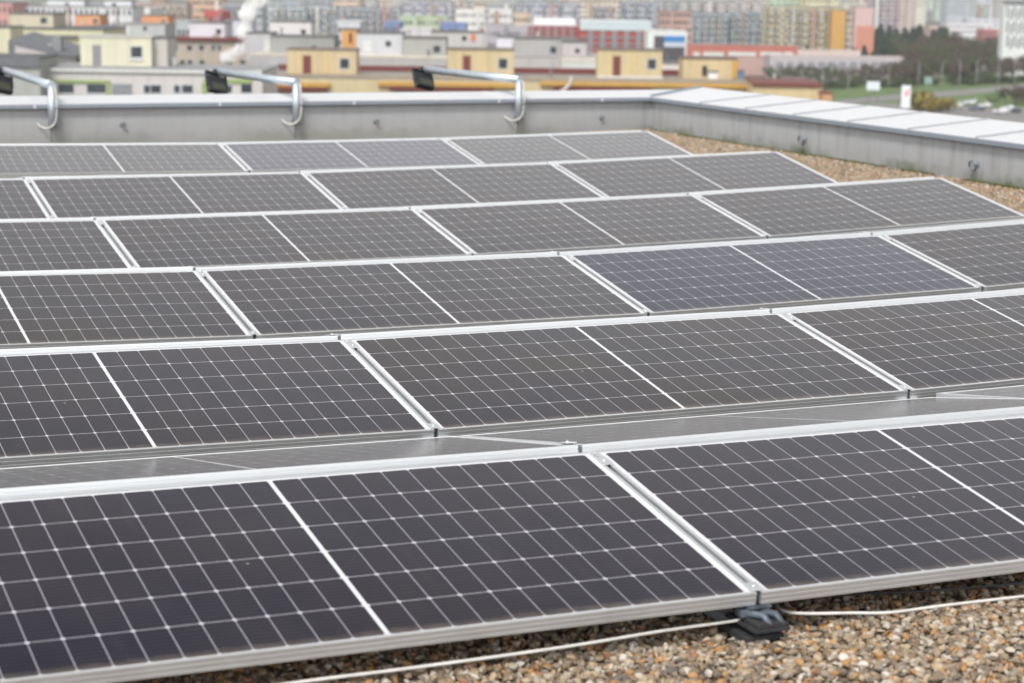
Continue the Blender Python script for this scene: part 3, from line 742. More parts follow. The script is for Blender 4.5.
penthouse(447.5, 514, 50.5, 75.5, 'yellow rooftop house with red door and window, middle of three')
penthouse(598, 662.5, 51, 76, 'yellow rooftop house with red door and window, rightmost of three')
p = Bd('rooftop_house', 'lower yellow rooftop house with a single dark door right of the penthouses', 'rooftop house', 683, 738, 59.5, 232, 6, YEL, ybot=80, roof=(110, 92, 82))
p.slot(702, 707, 66, 76, WIN, 'door', .06); p.slot(732, 738, 61, 78, M3('ochre_band', (215, 168, 84), .6), 'corner_strip', .1)
p = Bd('water_tank', 'small white roof box beside the lower yellow rooftop house', 'roof box', 709, 718, 72.5, 228, 1.2, (228, 226, 220), ybot=79)
p = Bd('water_tank', 'small blue roof box at the right end of the lower rooftop house', 'roof box', 738.5, 744, 72, 228, 1.2, (80, 120, 165), ybot=78)
# bent vent pipe on the yellow roof
q0 = at(571, 84, 222); mb = MB(); mb.tube(smooth_path([at(560, 92, 221)-q0, at(566, 88, 222)-q0, at(570, 83, 222)-q0, at(572, 76.5, 222)-q0]), .16, 8)
o = mb.build('vent_pipe', WHP); o.location = q0; tag(o, 'pale bent vent pipe on the roof edge of the yellow block', 'pipe')

# --- grey blocks behind the yellow one
GA, GBc, GC = (176, 174, 172), (198, 196, 196), (160, 157, 155)
e = Bd('apartment_block', 'light grey block with low windows left of the first yellow rooftop house', 'apartment block', 250.5, 287, 56, 262, 14, (178, 176, 174), roof=(214, 206, 192))
e.window(267, 272, 70, 74); e.window(274, 279, 70, 74); e.slot(250, 287, 75.5, 78, REDP, 'red_base', .2)
e = Bd('rooftop_house', 'grey rooftop box behind the first yellow rooftop house', 'rooftop house', 271, 334, 37.5, 268, 8, GC, ybot=60)
e.window(311, 317, 45.5, 49.5)
e = Bd('rooftop_house', 'bluish grey rooftop house with pale door left of the grey box', 'rooftop house', 246, 270.5, 34, 275, 8, (186, 188, 194), ybot=60)
e.slot(264, 270, 40, 51, WHP, 'door', .06)
e = Bd('rooftop_house', 'white rooftop house with one small window above the grey box', 'rooftop house', 270, 311, 22.5, 330, 8, (214, 212, 212), ybot=44)
e.window(301, 306, 29.5, 34)
e = Bd('rooftop_house', 'orange rooftop box between grey rooftop houses', 'rooftop house', 341.5, 357, 30, 300, 6, (226, 160, 84), ybot=50)
e.slot(349, 352, 33, 43, REDP, 'door', .06)
e = Bd('apartment_block', 'grey block with red base line between the first two yellow rooftop houses', 'apartment block', 356.5, 447, 58, 262, 14, (176, 174, 172), roof=(224, 216, 202))
for x in (357, 372, 394.5): e.window(x+1, x+13 if x > 360 else x+7, 70, 74)
e.slot(356, 447, 75.5, 78, REDP, 'red_base', .2)
e = Bd('rooftop_house', 'bluish grey rooftop house with light door and dark window', 'rooftop house', 356.5, 402.5, 34, 268, 8, (190, 192, 198), ybot=60)
e.window(385.5, 391, 41, 46.5); e.slot(363, 371, 40.5, 51, WHP, 'door', .06)
e = Bd('rooftop_house', 'darker grey rooftop house left of the second yellow rooftop house', 'rooftop house', 403, 446, 39, 266, 8, (166, 162, 160), ybot=62)
e.window(433, 440.5, 45.5, 53)
e = Bd('rooftop_house', 'pale grey rooftop house with small window behind the second yellow rooftop house', 'rooftop house', 431, 484, 33, 290, 8, (192, 190, 190), ybot=56)
e.window(462, 466.5, 36, 40.5); e.slot(471, 475.5, 34.5, 41, M3('orange', (222, 130, 80), .7), 'orange_panel', .1)
e = Bd('rooftop_house', 'small white rooftop box right of the orange panel house', 'rooftop house', 497, 513, 38, 285, 5, (220, 220, 224), ybot=54)
e = Bd('apartment_block', 'grey block with a row of small windows between the right hand yellow rooftop houses', 'apartment block', 514.5, 600, 58, 262, 14, (182, 180, 178), roof=(176, 174, 172))
for x in (516, 530, 537, 544, 551, 558): e.window(x, x+4.2, 70, 74.5)
e.slot(514, 600, 75.5, 78, REDP, 'red_base', .2)
e = Bd('rooftop_house', 'large grey rooftop house with square window left of the third yellow rooftop house', 'rooftop house', 514.5, 562, 39.5, 268, 8, (168, 164, 162), ybot=60)
e.window(550, 556.5, 46.5, 53.5)
e = Bd('rooftop_house', 'smaller light grey rooftop house with square window beside the red building', 'rooftop house', 562.5, 587, 43, 266, 7, (186, 182, 180), ybot=60)
e.window(575, 580, 48.5, 53)
e = Bd('rooftop_house', 'low white rooftop house with slanted roof beside the third yellow rooftop house', 'rooftop house', 562, 600, 61, 258, 5, (206, 204, 200), ybot=78, roof=(226, 218, 204))

# --- brown facade with red eaves, white rooftop houses, orange boxes, white block
e = Bd('apartment_block', 'brownish block with red eaves and white framed windows behind the cream rooftop house', 'apartment block', 165, 264, 40, 292, 14, (178, 164, 152), roof=(120, 70, 64))
e.slot(165, 264, 37.8, 40.6, REDP, 'red_eaves', .5)
for x in (172.5, 187, 199, 211.5, 217.5, 238, 248): e.window(x, x+(5 if x < 205 else 3.6), 45, 50.5)
for x in (180, 187.5, 199.5, 240): e.window(x, x+5, 60, 64)
e = Bd('rooftop_house', 'white rooftop house with one window above the red eaves', 'rooftop house', 189, 225, 23.5, 300, 8, (214, 214, 220), ybot=42)
e.window(216, 221, 29, 34)
e = Bd('rooftop_house', 'narrow white rooftop box right of the steam', 'rooftop house', 225.5, 247, 20.5, 330, 7, (196, 200, 210), ybot=40)
e = Bd('apartment_block', 'grey block with pale door above the cream rooftop house', 'apartment block', 118, 165, 25, 318, 10, (182, 182, 188), roof=(150, 146, 140))
e.slot(126, 130, 26.5, 34, WHP, 'door', .06); e.window(143, 147, 26.5, 30.5)
e = Bd('rooftop_house', 'orange rooftop house with a small window, the left one of two', 'rooftop house', 75, 100, 15.5, 345, 7, (226, 158, 106), ybot=30)
e.window(93, 97.5, 19, 23)
e = Bd('rooftop_house', 'orange rooftop house with a small window, the right one of two', 'rooftop house', 142, 168, 16, 350, 7, (230, 150, 100), ybot=30)
e.window(161.5, 165, 19.5, 23)
e = Bd('apartment_block', 'low orange block edge under the left orange rooftop house', 'apartment block', 86, 119, 27, 335, 8, (216, 146, 100))
e = Bd('apartment_block', 'white apartment block with rows of dark windows above the orange rooftop house', 'apartment block', 14, 132, 7, 430, 14, (212, 212, 218), win=dict(cols=22, floors=7, fh=2.6, fw=.45, wh=1.2, top=.4))
e = Bd('apartment_block', 'pink apartment block at the upper left corner', 'apartment block', -40, 12, 3, 420, 14, (212, 150, 140), win=dict(cols=10, floors=8, fh=2.8, fw=.4, wh=1.2))
e = Bd('rooftop_house', 'white rooftop hut with a dark opening on the white block, the left one', 'rooftop house', 47, 84, .5, 436, 6, (216, 216, 222), ybot=9)
e.window(65, 69, 2.5, 5)
e = Bd('rooftop_house', 'white rooftop hut with a dark opening on the white block, the middle one', 'rooftop house', 104, 131, 1, 438, 6, (216, 216, 222), ybot=9)
e.window(112, 116, 3, 6)

# --- red school-like building and glazed hall
e = Bd('red_building', 'long red and white striped building behind the third yellow rooftop house', 'building', 526, 592, 26, 560, 16, (176, 76, 66), roof=(215, 214, 214))
for k in range(8): e.slot(530+k*8, 533.5+k*8, 27, 48, GREYP, 'grey_bay', .3)
e.slot(526, 592, 37, 39.5, GREYP, 'grey_band', .35)
e = Bd('red_building', 'red building with white attic storey and grey bays left of the glazed hall', 'building', 580, 651, 21.5, 545, 16, (186, 74, 64), roof=(220, 226, 228))
e.slot(580, 651, 21, 30.5, M3('white_attic', (205, 218, 222), .66), 'attic_storey', .4)
for k in range(6): e.slot(588+k*12, 593+k*12, 31, 60, GREYP, 'grey_bay', .3)
for yy in (37, 43.5): e.slot(580, 651, yy, yy+1.6, GREYP, 'grey_band', .35)
e = Bd('storage_hall', 'white storage roofs above the long red building', 'hall', 534, 575, 19, 575, 10, (232, 232, 234), ybot=30, roof=(228, 228, 230))
h = Bd('glazed_hall', 'white framed hall with large blue and dark glazed front right of the red building', 'hall', 648, 687, 32, 480, 14, (222, 222, 222), roof=(226, 226, 224))
h.slot(654, 684.5, 36, 62, M3('dark_glazing', (96, 92, 98), .5, rough=.3), 'glazed_front', .2)
h.slot(664, 684.5, 36, 42, M3('blue_panel', (60, 130, 196), .7), 'blue_panel', .3)
h.slot(664, 684.5, 42.2, 47, M3('pale_panel', (196, 206, 220), .7), 'pale_panel', .28)
e = Bd('apartment_block', 'low pale building front between the third rooftop house and the lower one', 'building', 640, 690, 64, 300, 8, (216, 208, 202))
e = Bd('red_building', 'long low red and white building behind the lower yellow rooftop house', 'building', 686, 798, 46, 745, 10, (196, 98, 84), roof=(186, 120, 108))
for (x0, x1) in ((693, 700), (703, 724), (728, 756), (760, 782), (784, 793)): e.slot(x0, x1, 52, 56, WHP, 'white_window_band', .2)
e.slot(686, 798, 57, 75, M3('pink_render', (206, 172, 164), .6), 'pink_storey', .1)
e = Bd('low_building', 'low pinkish building with flat roof in front of the yellow panel blocks', 'building', 795, 861, 51, 800, 12, (214, 190, 184), roof=(206, 192, 186))
e = Bd('low_building', 'long pinkish grey flat roofed building beside the conifers', 'building', 770, 905, 57, 716, 12, (186, 178, 180), roof=(200, 186, 180))
for k in range(12): e.slot(776+k*10.5, 783+k*10.5, 62, 70, GREYP, 'window_band', .15)

# --- panel blocks further back
PANEL = [
 # px0, px1, ytop, d, colour, cols, floors, balc, label
 (133, 186, 4, 700, (196, 176, 160), 16, 9, 2, 'brownish panel block with balconies above the grey block on the left'),
 (186, 222, -1, 760, (222, 176, 146), 10, 10, 0, 'peach coloured panel block on the left skyline'),
 (222, 262, 4, 720, (176, 184, 190), 12, 9, 3, 'grey green panel block right of the peach coloured block'),
 (150, 165, -3, 900, (226, 180, 150), 5, 10, 0, 'narrow peach tower on the left skyline'),
 (262, 305, 7, 800, (196, 208, 212), 12, 9, 2, 'pale green panel block left of the pink stripe'),
 (305, 336, 6, 810, (190, 200, 208), 9, 9, 2, 'pale blue panel block right of the pink stripe'),
 (336, 400, 8, 860, (176, 180, 190), 18, 8, 2, 'grey panel block with dense balconies left of the green roof'),
 (333, 362, -2, 980, (224, 190, 170), 8, 10, 0, 'small peach panel block top behind the dense grey block'),
 (400, 452, 2, 960, (190, 194, 204), 14, 9, 3, 'grey panel block above the green roof'),
 (452, 474, -1, 1050, (214, 206, 200), 6, 10, 2, 'pale panel block right of the grey block above the green roof'),
 (474, 486, 1, 880, (226, 200, 180), 3, 9, 0, 'narrow beige tower in the middle of the skyline'),
 (486, 512, 3, 990, (200, 200, 206), 7, 8, 0, 'light grey panel block right of the narrow beige tower'),
 (512, 580, 3, 900, (192, 192, 206), 18, 7, 4, 'lilac grey panel block above the storage roofs'),
 (560, 626, -1, 1080, (226, 208, 186), 14, 9, 0, 'cream panel block on the middle skyline'),
 (594, 616, 7, 820, (170, 168, 172), 6, 8, 2, 'dark grey block in front of the cream skyline block'),
 (622, 660, 2, 860, (172, 174, 186), 10, 9, 3, 'grey panel block with balconies above the red building'),
 (660, 692, 11, 760, (196, 150, 138), 9, 8, 0, 'reddish grey block beside the big grey panel block'),
 (686, 728, 13, 900, (168, 178, 188), 12, 9, 2, 'big grey panel block with balconies, left half'),
 (728, 766, 12, 905, (156, 168, 180), 11, 9, 2, 'big bluish panel block with balconies, right half'),
 (650, 700, -1, 1200, (196, 190, 190), 12, 9, 3, 'hazy grey block above the big panel block on the left'),
 (700, 762, 1, 1220, (204, 196, 196), 15, 9, 3, 'hazy pinkish block above the big panel block on the right'),
 (766, 800, 7, 860, (196, 186, 150), 9, 9, 2, 'olive yellow panel block with balconies, left part'),
 (800, 832, 8, 858, (204, 190, 150), 8, 9, 2, 'olive yellow panel block with balconies, right part'),
 (770, 800, -3, 1180, (190, 206, 176), 8, 9, 0, 'pale green block on the skyline above the olive block'),
 (803, 840, -1, 1120, (226, 216, 172), 9, 9, 0, 'pale yellow block on the skyline above the olive block'),
 (832.5, 846, 10, 850, (214, 156, 66), 3, 0, 0, 'ochre orange end wall of the yellow panel block'),
 (846.5, 855, 10, 852, (200, 190, 178), 2, 9, 0, 'narrow beige stair tower beside the ochre end wall'),
 (872, 901, -2, 1150, (196, 180, 190), 8, 11, 2, 'lilac panel block right of the pink end wall'),
]
for (x0, x1, yt, d, col, cols, fl, balc, lab) in PANEL:
    Bd('panel_block', lab, 'panel block', x0, x1, yt, d, 14, col, group='tall panel housing blocks', win=dict(cols=cols, floors=fl, fh=2.8, fw=.6, wh=1.5, balc=balc) if fl else None)
e = Bd('panel_block', 'panel block end wall, pink above and salmon red below', 'panel block', 855.5, 873.5, 7.5, 846, 14, (212, 178, 170), group='tall panel housing blocks')
e.slot(855.5, 873.5, 26, 60, M3('salmon', (206, 140, 118), .7), 'salmon_base', .15)
SHED = [(400, 447, 17, 640, (176, 196, 160), 'long low building with pale green roof in the middle distance'),
 (440, 466, 24, 520, (120, 140, 190), 'low building with blue roof in the middle distance'),
 (384, 400, 23, 560, (110, 140, 190), 'small blue roofed building left of the green roof'),
 (333, 360, 22.5, 480, (204, 204, 208), 'white low building left of the orange rooftop box'),
 (484, 528, 27, 520, (176, 174, 178), 'low grey building above the second yellow rooftop house'),
 (400, 432, 30, 420, (206, 204, 206), 'white flat building above the darker grey rooftop house'),
 (168, 190, 23, 380, (176, 184, 188), 'pale flat building right of the orange rooftop houses'),
 (204, 222, 12, 560, (206, 80, 78), 'small bright red building in front of the brownish panel block'),
 (514, 530, 14, 620, (214, 190, 160), 'small cream building left of the red striped building'),
 (225, 246, 36, 400, (190, 180, 176), 'low pale building behind the steam'),
 (456, 484, 10, 700, (226, 222, 220), 'white roofed building below the middle skyline'),
 (490, 512, 11, 720, (222, 218, 216), 'white roofed building left of the lilac grey block'),
 (128, 150, 9, 500, (226, 222, 218), 'white flat building right of the white apartment block'),
 (948, 992, 24, 1250, (214, 216, 222), 'white industrial hall beyond the conifers'),
 (968, 1006, 19, 1500, (206, 210, 220), 'pale blue industrial hall beyond the conifers'),
 (930, 950, 27, 1150, (206, 176, 168), 'small house with reddish roof beyond the conifers'),
 (984, 1000, 30, 1080, (186, 110, 108), 'dark red building left of the white tower'),
 (926, 946, 44, 930, (214, 206, 198), 'small pale house at the edge of the bare wood')]
for (x0, x1, yt, d, col, lab) in SHED:
    Bd('low_building', lab, 'building', x0, x1, yt, d, 18, col, roof=col, win=dict(cols=max(3, int((x1-x0)/4)), floors=2, fh=3, fw=.5, wh=1.2, top=1.2))
tw = Bd('tower_block', 'white high-rise with dark vertical window strips at the right edge', 'high-rise', 1005, 1052, 3, 760, 7, (222, 224, 228), roof=(96, 100, 108))
for k in range(24): tw.slot(1006.5+(k//3)*3.6, 1008+(k//3)*3.6, 6+(k%3)*14.5+(k//3)%2*3, 18+(k%3)*14.5+(k//3)%2*2, M3('dark_strip', (70, 76, 86), .6), 'window_strip', .1)
tw.slot(1004, 1052, 1, 4.5, DARKR, 'attic', .4)

# --- far town towards the horizon
q = random.Random(21)
FAR = [(186, 188, 194), (204, 200, 198), (206, 186, 176), (176, 184, 196), (214, 208, 190), (194, 176, 168), (180, 190, 182)]
n = 0
for i in range(46):
    px = 10+i*23+q.uniform(-8, 8); d = q.uniform(1300, 2100)
    if 900 < px: d = q.uniform(1500, 2600)
    yt = q.uniform(-3, 4) if px < 900 else q.uniform(3, 15)
    wpx = q.uniform(16, 34); col = q.choice(FAR)
    if 95 < px < 130 or 150 < px < 185 or 205 < px < 235: yt += 6
    Bd('distant_block', 'small hazy housing block on the far skyline', 'housing block', px, px+wpx, yt, d, 16, col, roof=col, group='hazy blocks on the far skyline',
       win=dict(cols=int(wpx/2.4), floors=8, fh=3, fw=.55, wh=1.6, balc=3 if i % 2 else 0))
for i in range(70):
    px = 868+q.random()*150; d = q.uniform(1500, 3600); col = q.choice(FAR+[(222, 226, 234), (214, 218, 228), (205, 150, 135)])
    yt = (33.6-q.uniform(8, 26))/d*FPX-19.3-(px-517)*.0143; wpx = q.uniform(14, 34)*1500/d
    Bd('distant_block', 'small pale building in the hazy plain at upper right', 'building', px, px+wpx, yt, d, 16, col, roof=col, group='pale buildings in the hazy plain',
       win=dict(cols=int(wpx/2.4)+2, floors=5, fh=3, fw=.5, wh=1.4))
# low mid-distance fill between the blocks: town houses
for i in range(52):
    px = 130+q.random()*520; d = q.uniform(600, 830)
    yt = (33.6-q.uniform(12, 18))/d*FPX-19.3-(px-517)*.0143
    wpx = q.uniform(8000, 16000)/d; col = q.choice(FAR+[(190, 120, 100), (200, 160, 140)])
    Bd('town_house', 'low town house between the nearer roofs and the panel blocks', 'house', px, px+wpx, yt, d, 10, col, roof=q.choice([(150, 92, 80), (120, 118, 118), (170, 166, 160)]), group='low town houses in the middle distance',
       win=dict(cols=5, floors=3, fh=3, fw=.45, wh=1.3))

# --- road, verges, lawn
def ribbon(name, pts, m, z, kind='structure'):
    mb = MB()
    for (a, b_), (c_, d_) in zip(pts, pts[1:]):
        A, B_, C_, D_ = (atz(*p_, GZ) for p_ in (a, b_, c_, d_))
        mb.face([(p_.x, p_.y, GZ+z) for p_ in (A, C_, D_, B_)])
    o = mb.build(name, m); o['kind'] = kind; return o
GRASS = mat('grass', (.075, .125, .028), .95, var=.4, scale=.15)
ASPH = mat('asphalt', (.17, .165, .16), .9, var=.1, scale=.3)
ribbon('lawn', [((820, 83), (820, 130)), ((880, 80), (880, 130)), ((960, 75), (960, 135)), ((1080, 68), (1080, 140))], GRASS, .02)
ribbon('road', [((835, 100.5), (835, 106)), ((880, 96), (880, 101.5)), ((915, 93), (915, 99)), ((960, 90), (960, 95.5)), ((1000, 86.5), (1000, 91.5)), ((1060, 80), (1060, 85))], ASPH, .05)
ribbon('car_park', [((870, 103), (870, 122)), ((930, 104), (930, 128)), ((985, 108), (985, 130)), ((1060, 108), (1060, 132))], ASPH, .06)
GUARD = M3('guard_rail_steel', (190, 190, 185), .7)

# --- trees
def leaf_cloud(mb, cx, cy, cz, rx, ry, rz, n, s, q, mi=0, flat=1):
    for i in range(n):
        v = Vector((q.gauss(0, 1), q.gauss(0, 1), q.gauss(0, 1))); v.normalize(); v *= q.random()**.45
        p = Vector((cx+v.x*rx, cy+v.y*ry, cz+v.z*rz)); a = Vector((q.gauss(0, 1), q.gauss(0, 1), q.gauss(0, 1)*flat)).normalized()
        b_ = a.cross(Vector((q.gauss(0, 1), q.gauss(0, 1), q.gauss(0, 1)))).normalized(); k = s*(.5+q.random())
        mb.face([p-a*k, p+b_*k*.6, p+a*k, p-b_*k*.6], mi)
BARK = mat('bark', (.09, .07, .055), .9)
LEAFC = mat('conifer_needles', (.022, .042, .026), .9, var=.5, scale=.6); LEAFC2 = mat('conifer_tips', (.04, .065, .035), .9, var=.4, scale=.6)
TWIG = mat('bare_twigs', (.072, .052, .038), .95, var=.35, scale=.4); TWIG2 = mat('budding_twigs', (.055, .078, .026), .95, var=.35, scale=.4)
OLIV = mat('olive_leaves', (.06, .075, .03), .95, var=.4, scale=.5); YELL = mat('yellow_blossom', (.22, .165, .035), .9, var=.4, scale=.8)
def tree_proto(kind, seed):
    q = random.Random(seed); root = empty({'conifer': 'conifer', 'bare': 'bare_tree', 'shrub': 'shrub'}[kind], Matrix.Identity(4))
    tr = MB(); cr = MB()
    if kind == 'conifer':
        tr.tube([(0, 0, 0), (0, 0, 5), (0, 0, 11)], [.28, .18, .04], 6)
        for k in range(10):
            z = 1.6+k*1.0; r = (1-k/10.5)*3.0
            for j in range(5):
                a = j*1.256+k*.7+q.random(); leaf_cloud(cr, math.cos(a)*r*.55, math.sin(a)*r*.55, z-.3*q.random(), r*.55, r*.55, .6, 22, .42, q, q.random() > .7)
        mats = [LEAFC, LEAFC2]
    elif kind == 'bare':
        tr.tube([(0, 0, 0), (.1, 0, 3), (0, .1, 6)], [.3, .22, .1], 6)
        for j in range(9):
            a = j*.7+q.random(); r = 1.5+q.random()*1.8; z = 5+q.random()*5
            tr.tube([(0, 0, 2.5+q.random()*2), (math.cos(a)*r*.6, math.sin(a)*r*.6, z*.75), (math.cos(a)*r, math.sin(a)*r, z)], [.13, .08, .03], 4)
            leaf_cloud(cr, math.cos(a)*r, math.sin(a)*r, z, 1.7, 1.7, 1.8, 60, .34, q, int(seed == 5 or (seed == 4 and j % 3 == 0)), 1.6)
        mats = [TWIG, TWIG2]
    else:
        tr.tube([(0, 0, 0), (0, 0, 1.2)], [.15, .06], 5)
        for j in range(8):
            a = j*.8+q.random(); r = q.random()*1.6
            leaf_cloud(cr, math.cos(a)*r, math.sin(a)*r, 1.2+q.random()*1.1, 1.2, 1.2, .9, 45, .3, q, q.random() > .5)
        mats = [OLIV, TWIG2]
    t1 = tr.build('trunk', BARK, root); t2 = cr.build('crown', mats, root); reg(root, t1, t2); return root
protos = {k: [tree_proto(k, s_) for s_ in ((1, 2) if k != 'bare' else (3, 4, 5))] for k in ('conifer', 'bare', 'shrub')}
fresh = {id(p_) for l_ in protos.values() for p_ in l_}
def plant(kind, px, py, hpx, label, group, mats=None, d=None, wide=1):
    if d is None: P = atz(px, py, GZ)
    else: P = at(px, py, d)
    dd = (P-CAM).dot(FWD); h0 = {'conifer': 12.2, 'bare': 11.5, 'shrub': 3.2}[kind]
    s_ = hpx*dd/FPX/h0
    pr = q.choice(protos[kind])
    o = pr if id(pr) in fresh else copy_tree(pr)
    fresh.discard(id(pr))
    o.matrix_world = Matrix.Translation((P.x, P.y, GZ)) @ Matrix.Rotation(q.random()*6.28, 4, 'Z') @ Matrix.Diagonal((s_*wide, s_*wide, s_, 1))
    return tag(o, label, 'tree' if kind != 'shrub' else 'shrub', group)
for (px, py, h) in ((807, 53, 24), (797, 54, 14), (814, 54, 16)): plant('conifer', px, py, h, 'dark conifer before the olive yellow panel block', 'conifers before the panel blocks', d=825, wide=1.5)
for (px, py, h) in ((840, 53, 14), (846, 52, 12), (854, 54, 22), (864, 55, 25), (872, 55, 18)): plant('conifer', px, py, h, 'dark conifer under the pink and salmon end wall', 'conifers before the panel blocks', d=825, wide=1.5)
for i in range(42): plant('conifer', 874+i*2+q.uniform(-2, 2), 57+q.uniform(-7, 4), q.uniform(17, 29), 'dark evergreen in the belt right of the panel blocks', 'evergreens in the tree belt', wide=1.35)
for (px, py, h) in ((873, 79, 17), (886, 80, 14), (892, 79, 12)): plant('conifer', px, py, h, 'dark round evergreen beside the pinkish low building', 'evergreens by the low building', wide=1.9)
for (px, py, h) in ((779, 76, 12), (813, 76, 17), (822, 76, 19)): plant('conifer', px, py, h, 'slim dark conifer before the long pinkish building', 'slim conifers by the low building', wide=.9)
for i in range(34): plant('bare', 768+i*4+q.uniform(-2, 2), 82+q.uniform(-2, 3), q.uniform(12, 20)+(6 if i > 28 else 0), 'bare brown tree before the long pinkish building', 'bare trees by the low building', wide=1.1)
for i in range(150):
    px = 898+q.random()*140; py = q.uniform(60, 87)-(px-896)*.035
    plant('bare', px, py, q.uniform(18, 29), 'bare brown tree in the wood beyond the road', 'bare trees in the wood beyond the road', wide=1.3)
for i in range(64):
    px = 775+q.random()*260; py = 88.5-(px-830)*.03+q.uniform(-3, 1)
    plant('shrub', px, py, q.uniform(6, 9), 'olive green shrub in the hedge along the road verge', 'shrubs along the road verge', wide=1.5)
for i in range(10):
    px = 990+q.random()*45; plant('bare', px, 104+q.uniform(-3, 3), q.uniform(12, 18), 'bare bush on the near side of the road at the right edge', 'bare bushes near the car park', wide=1.4)
YM = None
for i in range(9):
    px = 914+i*4.2+q.uniform(-1, 1)
    o = plant('shrub', px, 110+q.uniform(-1, 3), q.uniform(13, 19)*(1.1 if i < 3 else .85), 'yellow flowering bush beside the white totem sign', 'yellow bushes by the totem sign', wide=1.1)
    for ch in (kids.get(o) or [c_ for c_ in C.objects if c_.parent == o]):
        if ch.name.startswith('crown'):
            if YM is None: YM = ch.data.copy(); YM.materials[0] = YELL; YM.materials[1] = TWIG2
            ch.data = YM
for (px, py) in ((890, 84), (899, 86), (907, 85), (858, 81), (868, 80)):
    o = plant('shrub', px, py, 6.5, 'low yellow bush on the verge above the totem sign', 'yellow bushes on the verge', wide=1.6)
    for ch in [c_ for c_ in C.objects if c_.parent == o]:
        if ch.name.startswith('crown'): ch.data = YM

# --- street furniture, sign, cars
def lamp_post():
    root = empty('lamp_post', Matrix.Identity(4))
    mb = MB(); mb.tube([(0, 0, 0), (0, 0, 5), (0, 0, 11)], [.14, .11, .08], 8); a = mb.build('post', M3('grey_pole', (176, 180, 184), .7), root)
    mb = MB(); mb.tube(smooth_path([(0, 0, 10.9), (.4, 0, 11.5), (1.6, 0, 11.7)]), .06, 6); b_ = mb.build('arm', M3('grey_pole', (176, 180, 184), .7), root)
    mb = MB(); mb.box(1.5, 2.3, -.15, .15, 11.62, 11.78); c_ = mb.build('lamp_head', GREYP, root, .03)
    reg(root, a, b_, c_); return root
lp = lamp_post()
LP = [(822, 96, 'leftmost of the row'), (848, 97, 'second from the left in the row'), (888, 95, 'left of the green road sign'), (918, 91, 'directly right of the yellow bushes'), (941, 92, 'fifth of the row'),
      (959, 90, 'sixth of the row'), (976, 89, 'seventh of the row'), (998, 87, 'second from the right'), (1014, 85, 'rightmost of the row')]
for i, (px, py, lab) in enumerate(LP):
    P = atz(px, py, GZ); o = lp if i == 0 else copy_tree(lp)
    s_ = 30*(P-CAM).dot(FWD)/FPX/11.7
    o.matrix_world = Matrix.Translation(P) @ Matrix.Rotation(PAN+(math.pi if i % 2 else 0)+.4, 4, 'Z') @ Matrix.Scale(s_, 4)
    tag(o, 'slim grey lamp post along the road, ' + lab, 'lamp post', 'lamp posts along the road')
def board(name, px0, px1, y0, y1, d, m, label, legs=True):
    M, w_, z1 = bmatrix(px0, px1, y0, d); z0 = at(px0, y1, d).z
    root = empty(name, M @ Matrix.Translation((0, 0, GZ))); inv = Matrix.Translation((0, 0, -GZ))
    mb = MB(); mb.box(0, w_, 0, .25, z0, z1); o = mb.build('panel', m, root); o.matrix_local = inv
    for x in (.15*w_, .85*w_):
        mb = MB(); mb.tube([(x, .35, GZ), (x, .35, z1-.3)], .1, 6); o = mb.build('support', GREYP, root); o.matrix_local = inv
    tag(root, label, 'sign'); return root, w_, z0, z1, inv
board('billboard', 867, 880, 81.5, 90, 590, M3('white_board', (222, 230, 238), .75), 'small white board standing on the verge before the dark evergreens')
board('road_sign', 925, 932.5, 77, 84, 640, M3('green_board', (150, 180, 170), .6), 'pale green road sign on the verge before the bare wood')
root, w_, z0, z1, inv = board('totem_sign', 902, 911, 85.5, 108, 500, M3('totem_white', (226, 230, 236), .8), 'tall white totem sign with a slanted red mark above the right parapet')
mb = MB(); h_ = z1-z0
mb.face([(w_*.30, -.012, z1-h_*.52), (w_*.62, -.012, z1-h_*.46), (w_*.88, -.012, z1-h_*.14), (w_*.60, -.012, z1-h_*.24)])
o = mb.build('red_mark', M3('sign_red', (214, 62, 58), .9), root); o.matrix_local = inv
mb = MB(); mb.face([(w_*.26, -.014, z1-h_*.30), (w_*.45, -.014, z1-h_*.28), (w_*.40, -.014, z1-h_*.20), (w_*.30, -.014, z1-h_*.22)])
o = mb.build('red_mark', M3('sign_pink', (226, 130, 124), .9), root); o.matrix_local = inv

def car_proto(col):
    root = empty('parked_car', Matrix.Identity(4)); paint = mat('car_paint', col, .25, .2)
    prof = [(-2.15, .35), (-2.2, .75), (-2.0, .95), (-1.25, 1.0), (-.65, 1.43), (.75, 1.46), (1.45, 1.02), (2.0, .95), (2.2, .7), (2.15, .35)]
    mb = MB()
    def ys(z): return .86 if z < 1.05 else .66
    L_ = [Vector((x, ys(z), z)) for x, z in prof]; R_ = [Vector((x, -ys(z), z)) for x, z in prof]
    mb.face(L_); mb.face(list(reversed(R_)))
    for i in range(len(prof)):
        j = (i+1) % len(prof); mb.face([L_[j], L_[i], R_[i], R_[j]])
    a = mb.build('body', paint, root, .05)
    mb = MB()
    for sgn in (1, -1):
        mb.face([(-1.05, sgn*.80, 1.06), (1.2, sgn*.80, 1.06), (.7, sgn*.70, 1.38), (-.6, sgn*.70, 1.36)][::sgn])
    mb.face([(-1.27, .6, 1.03), (-1.27, -.6, 1.03), (-.70, -.55, 1.41), (-.70, .55, 1.41)]); mb.face([(1.46, -.6, 1.05), (1.46, .6, 1.05), (.80, .55, 1.44), (.80, -.55, 1.44)])
    b_ = mb.build('window_band', WIN, root); out = [a, b_]
    for x in (-1.35, 1.35):
        for y in (-.82, .82):
            mb = MB(); mb.tube([(x, y-.1, .32), (x, y+.1, .32)], .32, 14); out.append(mb.build('wheel', RUBBER, root))
    reg(root, *out); return root
